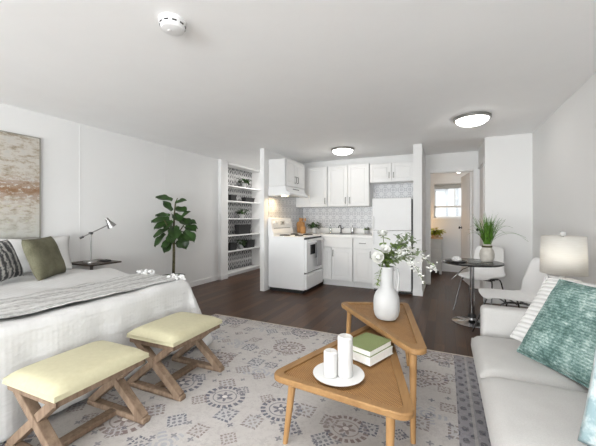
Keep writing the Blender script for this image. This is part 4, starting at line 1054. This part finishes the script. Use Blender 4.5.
base_cab('white base cabinet with drawer beside the fridge', -1.45, -1.105, [(-1.444, -1.111, -1.145)], [(-1.444, -1.111, -1.28)])
b = new(); box(b, (-2.705, 5.30, .10), (-2.035, 5.955, .88), .002)
t = obj('corner_cabinet', b, 'cabinet'); tag(t, 'white corner base cabinet hidden behind the stove', 'cabinet')
ct = thing('countertop', 'white kitchen countertop running from the corner to the fridge', 'countertop', (-1.9, 5.6, .88))
b = new(); box(b, (-2.71, 5.295, .88), (-1.10, 5.96, .92), .006, 3); obj('slab', b, 'counter', ct)
b = new(); box(b, (-2.70, 5.94, .92), (-1.10, 5.961, 1.02), .004); obj('upstand', b, 'counter', ct)
sk = thing('sink', 'stainless steel drop-in sink in the kitchen countertop', 'sink', (-1.78, 5.6, .92))
b = new(); box(b, (-2.08, 5.40, .918), (-1.50, 5.86, .926), .003); obj('rim', b, 'steel', sk)
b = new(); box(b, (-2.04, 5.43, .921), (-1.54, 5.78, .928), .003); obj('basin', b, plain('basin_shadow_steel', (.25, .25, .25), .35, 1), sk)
fa = thing('faucet', 'chrome kitchen faucet with curved spout at the sink', 'faucet', (-1.83, 5.82, .926))
b = new(); lathe(b, [(.026, 0), (.026, .01), (.016, .02), (.014, .07)], (-1.83, 5.82, .926), 18); obj('base', b, 'dark_chrome', fa, True)
b = new(); tube(b, [(-1.83, 5.82, .99), (-1.83, 5.81, 1.05), (-1.83, 5.77, 1.08), (-1.83, 5.70, 1.075), (-1.83, 5.66, 1.04)], .011, 10); obj('spout', b, 'dark_chrome', fa, True)
b = new(); tube(b, [(-1.83, 5.82, 1.0), (-1.77, 5.81, 1.03)], .007, 8); obj('lever', b, 'dark_chrome', fa, True)
def soap(x, y, label, m, h_):
    t = thing('soap_dispenser', label, 'soap dispenser', (x, y, .92))
    b = new(); lathe(b, [(.028, 0), (.032, .005), (.032, h_*.55), (.026, h_*.66), (.012, h_*.72), (.012, h_*.76)], (x, y, .9265), 20); obj('bottle', b, m, t, True)
    b = new(); tube(b, [(x, y, .926+h_*.75), (x, y, .926+h_)], .006, 8); tube(b, [(x, y, .926+h_), (x+.015, y-.035, .926+h_-.004)], .006, 8); obj('pump', b, 'dark_chrome', t, True)
soap(-2.04, 5.80, 'clear glass soap dispenser at the stove side of the sink', 'clearglass', .16)
soap(-1.60, 5.80, 'metal soap dispenser at the fridge side of the sink', 'steel', .15)
# herb pot by fridge, plant, cutting boards in the corner
def pot_plant(name, x, y, z, r, h_, mt, lm, n, ls, spread_, label, seed, up=.6):
    t = thing(name, label, 'plant', (x, y, z)); rnd = random.Random(seed)
    b = new(); lathe(b, [(r*.8, 0), (r*.86, .004), (r, h_), (r*.9, h_), (r*.86, h_*.85), (.002, h_*.84)], (x, y, z), 24, False); obj('pot', b, mt, t, True)
    b = new()
    for j in range(n):
        a = rnd.uniform(0, 6.28); e_ = rnd.uniform(.05, 1); d = Vector((math.cos(a)*e_, math.sin(a)*e_, up+rnd.random()*.6)); base = Vector((x, y, z+h_*.8))
        tip = base+d.normalized()*rnd.uniform(.3, 1)*spread_
        leafshape(b, tip, Vector((math.cos(a), math.sin(a), rnd.uniform(-.5, .6))), (0, 0, 1), ls*rnd.uniform(.7, 1.2), ls*.6, .3, 5, 4, 'o')
        if j % 2 == 0: tube(b, [base, tip], .0016, 4)
    obj('foliage', b, lm, t, True); return t
pot_plant('potted_herb', -1.33, 5.82, .92, .045, .075, 'ceramic', 'leaf_light', 50, .035, .06, 'small green herb in a white pot on the counter by the fridge', 21)
pot_plant('potted_plant', -2.30, 5.60, .92, .062, .11, 'ceramic', 'leaf', 60, .075, .14, 'leafy green plant in a white pot on the counter behind the stove', 22, .4)
def board(c, r_, h_, tilt, label):
    t = thing('cutting_board', label, 'cutting board', c, 'wooden boards leaning in the kitchen corner')
    x, y, z = c; b = new()
    pts = [(-r_, 0), (r_, 0), (r_, h_*.62), (r_*.75, h_*.72), (.022, h_*.76), (.022, h_), (-.022, h_), (-.022, h_*.76), (-r_*.75, h_*.72), (-r_, h_*.62)]
    prism(b, rpoly(pts, .008, 3), -.009, .009, .002)
    m = Matrix.Translation(c) @ Matrix.Rotation(R(48), 4, 'Z') @ Matrix.Rotation(R(90-tilt), 4, 'X'); bmesh.ops.transform(b, matrix=m, verts=b.verts[:]); obj('board', b, 'board', t)
board((-2.585, 5.60, .928), .085, .30, 10, 'taller wooden cutting board with handle leaning in the kitchen corner')
uh = thing('utensil_crock', 'round wooden utensil crock in front of the cutting board', 'utensil holder', (-2.50, 5.52, .92))
b = new(); lathe(b, [(.052, 0), (.055, .005), (.055, .13), (.048, .13), (.046, .02), (.002, .018)], (-2.50, 5.50, .92), 24, False); obj('crock', b, 'board', uh, True)
for a, k in ((.3, .03), (2.2, .025), (4.2, .03)):
    b = new(); p = Vector((-2.50, 5.50, .94)); q = p+Vector((math.cos(a)*k*1.4, math.sin(a)*k*1.4, .25)); tube(b, [p, q], .005, 6); bmesh.ops.create_icosphere(b, subdivisions=2, radius=1, matrix=Matrix.Translation(q) @ Matrix.Diagonal((.02, .012, .03, 1))); obj('utensil', b, 'board', uh, True)

# fridge
fr = thing('fridge', 'white top freezer fridge at the end of the kitchen run', 'fridge', (-.77, 5.5, 0))
b = new(); box(b, (-1.085, 5.22, .03), (-.462, 5.90, 1.53), .008); obj('body', b, 'appliance', fr)
b = new(); box(b, (-1.075, 5.24, 0), (-.475, 5.85, .05)); box(b, (-1.07, 5.200, .04), (-.464, 5.222, 1.52)); obj('gasket', b, 'black_matte', fr, label='black door gasket and plinth')
b = new(); box(b, (-1.085, 5.145, 1.021), (-.480, 5.212, 1.54), .008, 3); fd = obj('freezer_door', b, 'appliance', fr)
b = new(); box(b, (-1.085, 5.145, .06), (-.480, 5.212, 1.017), .008, 3); rd = obj('fridge_door', b, 'appliance', fr)
for d, z0, z1 in ((fd, 1.045, 1.25), (rd, .78, .995)):
    b = new(); box(b, (-1.075, 5.118, z0), (-1.052, 5.15, z1), .008, 3); obj('handle', b, 'appliance', d)

# ================================================================== BOOKCASE
BFX = XL+.02; BBX = XL-.225; Y0, Y1 = 5.06, 6.42
bc = thing('bookcase', 'tall built-in white bookcase with dark leaf wallpaper behind the partition', 'bookcase', (-4.15, 5.77, 0))
b = new(); box(b, (BBX-.005, Y0, .02), (BBX, Y1, 2.36)); obj('back_panel', b, 'paper', bc, label='dark leaf patterned back panel')
for y0_, y1_ in ((Y0, Y0+.085), (Y1-.045, Y1)):
    b = new(); box(b, (BBX, y0_, 0), (BFX, y1_, H-.002), .002); obj('side_panel', b, 'trim', bc)
b = new(); box(b, (BBX, Y0+.085, 2.325), (BFX+.012, Y1-.045, H-.002), .002); obj('header', b, 'trim', bc)
SZ = [.075, .531, .859, 1.215, 1.585, 1.905]
for z in SZ:
    b = new(); box(b, (BBX, Y0+.085, z-.024), (BFX-.002, Y1-.045, z), .002); obj('shelf', b, 'trim', bc)
b = new(); box(b, (BBX, Y0+.085, 0), (BFX-.03, Y1-.045, .05)); obj('kick_board', b, 'trim', bc)
BX = -4.14
def basket(y, z, w_, h_, label, d_=.13):
    t = thing('storage_basket', label, 'basket', (BX, y, z), 'dark baskets on the bookcase'); b = new()
    def lp(x0, x1, y0_, y1_, zz): return [b.verts.new(v) for v in ((x0, y0_, zz), (x1, y0_, zz), (x1, y1_, zz), (x0, y1_, zz))]
    e_ = .012
    R_ = [lp(BX-d_/2+e_, BX+d_/2-e_, y-w_/2+e_, y+w_/2-e_, z), lp(BX-d_/2, BX+d_/2, y-w_/2, y+w_/2, z+h_), lp(BX-d_/2+e_, BX+d_/2-e_, y-w_/2+e_, y+w_/2-e_, z+h_), lp(BX-d_/2+e_*1.5, BX+d_/2-e_*1.5, y-w_/2+e_*1.5, y+w_/2-e_*1.5, z+.01)]
    for A, B in zip(R_, R_[1:]):
        for k in range(4): b.faces.new((A[k], A[(k+1) % 4], B[(k+1) % 4], B[k]))
    b.faces.new(R_[0][::-1]); b.faces.new(R_[-1]); obj('body', b, 'basket', t)
    b = new(); tube(b, [(BX-d_/2, y-w_/2, z+h_), (BX+d_/2, y-w_/2, z+h_), (BX+d_/2, y+w_/2, z+h_), (BX-d_/2, y+w_/2, z+h_), (BX-d_/2, y-w_/2, z+h_)], .006, 6); obj('rim', b, 'black_matte', t, True)
basket(5.40, SZ[4], .20, .125, 'small dark basket on the second shelf from the top, left side')
basket(6.02, SZ[4], .36, .10, 'wide low dark tray basket on the second shelf from the top, right side')
basket(5.82, SZ[2], .46, .21, 'large dark basket alone in the middle of the fourth shelf')
basket(5.40, SZ[1], .23, .15, 'dark basket on the bottom filled shelf, left of the white pot')
basket(6.06, SZ[1], .30, .17, 'dark basket on the bottom filled shelf, right of the white pot')
for (y, z, seed, lab, n, ls) in ((5.83, SZ[5], 31, 'bushy green plant in a white pot on the top shelf of the bookcase', 46, .085), (5.76, SZ[3], 32, 'spreading green plant in a white pot on the middle bookcase shelf', 40, .09), (5.72, SZ[1], 33, 'green plant in a white pot between two dark baskets', 40, .085)):
    pot_plant('shelf_plant', BX+.02, y, z, .052, .10, 'ceramic', 'leaf', n, ls, .13, lab, seed, .35)['group'] = 'potted plants on the bookcase'

# ================================================================== CEILING FIXTURES
def flush(x, y, r_, label):
    t = thing('ceiling_light', label, 'ceiling light', (x, y, H), 'flush ceiling lights')
    b = new(); lathe(b, [(r_*.9, 0), (r_, -.004), (r_, -.028), (r_*.93, -.036), (r_*.86, -.034)], (x, y, H), 44, False); obj('rim', b, 'handle', t, True)
    b = new(); lathe(b, [(r_*.90, -.030), (r_*.84, -.052), (r_*.66, -.078), (r_*.4, -.094), (.004, -.10)], (x, y, H), 44, False); obj('glass_bowl', b, 'lampglass', t, True, 'glowing frosted bowl')
flush(.28, 4.07, .192, 'lit flush ceiling light over the bistro table')
flush(-1.55, 5.02, .192, 'lit flush ceiling light in front of the kitchen cabinets')
sd = thing('smoke_detector', 'round white smoke detector on the ceiling', 'smoke detector', (-1.45, 1.335, H))
b = new(); lathe(b, [(.078, 0), (.078, -.014), (.073, -.017), (.069, -.036), (.063, -.052), (.045, -.058), (.003, -.059)], (-1.45, 1.335, H), 40); obj('housing', b, 'plastic', sd, True)
b = new()
for k in range(10):
    a = k*.628; m = Matrix.Translation((-1.45+.0695*math.cos(a), 1.335+.0695*math.sin(a), H-.029)) @ Matrix.Rotation(a, 4, 'Z'); box(b, (-.003, -.012, -.004), (.003, .012, .004), 0, 1, m)
obj('vent_slots', b, 'gap', sd)
b = new(); lathe(b, [(.012, -.057), (.011, -.062), (.003, -.0625)], (-1.45-.012, 1.335-.012, H), 18); obj('test_button', b, 'plastic', sd, True)

# ================================================================== BEDROOM BEYOND
b = new(); box(b, (-3, 10.6, -1), (3, 10.7, 6)); hs = obj('neighbouring_house', b, plain('white_siding', (.62, .63, .63), .8)); tag(hs, 'white house wall seen through the bedroom window', 'house')
b = new()
for x0, x1, z0, z1 in ((-.75, -.68, 1.0, 2.6), (.02, .09, 1.0, 2.6), (-.75, .09, 2.1, 2.16), (.30, .36, -.9, 5.5)): box(b, (x0, 10.55, z0), (x1, 10.61, z1))
obj('window_trim', b, plain('grey_trim', (.36, .37, .38), .7), hs)
area('house_daylight', (0, 9.6, 4.0), (R(35), 0, 0), 3, 1.5, 45, (.97, .985, 1))
wl = bpy.data.lights.new('bedroom_warm_lamp', 'POINT'); wl.energy = 2.4; wl.color = (1, .62, .32); wl.shadow_soft_size = .08
wo = bpy.data.objects.new('bedroom_warm_lamp', wl); COL.objects.link(wo); wo.location = (-.48, 7.45, 1.15)
dr_ = thing('dresser', 'pale grey dresser inside the bedroom seen through the doorway', 'dresser', (-.35, 7.55, 0))
b = new(); box(b, (-.60, 7.38, .12), (-.06, 7.80, .76), .004); obj('body', b, 'greywood', dr_)
b = new(); box(b, (-.615, 7.365, .76), (-.045, 7.81, .785), .003); obj('top', b, 'warmlit', dr_)
for z in (.14, .35, .56):
    b = new(); box(b, (-.58, 7.366, z), (-.08, 7.381, z+.18), .004); d = obj('drawer', b, 'greywood', dr_); pull(d, (-.38, 7.366, z+.09), (-.28, 7.366, z+.09), (0, -1, 0))
for x in (-.57, -.09):
    for y in (7.41, 7.77):
        b = new(); box(b, (x-.025, y-.025, 0), (x+.025, y+.025, .12), .003); obj('leg', b, 'greywood', dr_)
pot_plant('dresser_plant', -.20, 7.52, .785, .08, .07, 'warmlit', plain('yellow_green_leaf', (.42, .44, .05), .5, 0, .4, 20), 110, .10, .15, 'yellow green leafy plant on the grey dresser', 41, .4)
cl = thing('ceiling_spot', 'small lit ceiling light glimpsed above the bedroom doorway', 'ceiling light', (.26, 7.3, H))
b = new(); lathe(b, [(.05, 0), (.05, -.02), (.012, -.03), (.012, -.14)], (.26, 7.3, H), 20); obj('fitting', b, 'handle', cl, True)
b = new(); lathe(b, [(.02, -.13), (.055, -.15), (.055, -.19), (.03, -.215), (.004, -.22)], (.26, 7.3, H), 20); obj('bulb', b, 'bulb', cl, True)
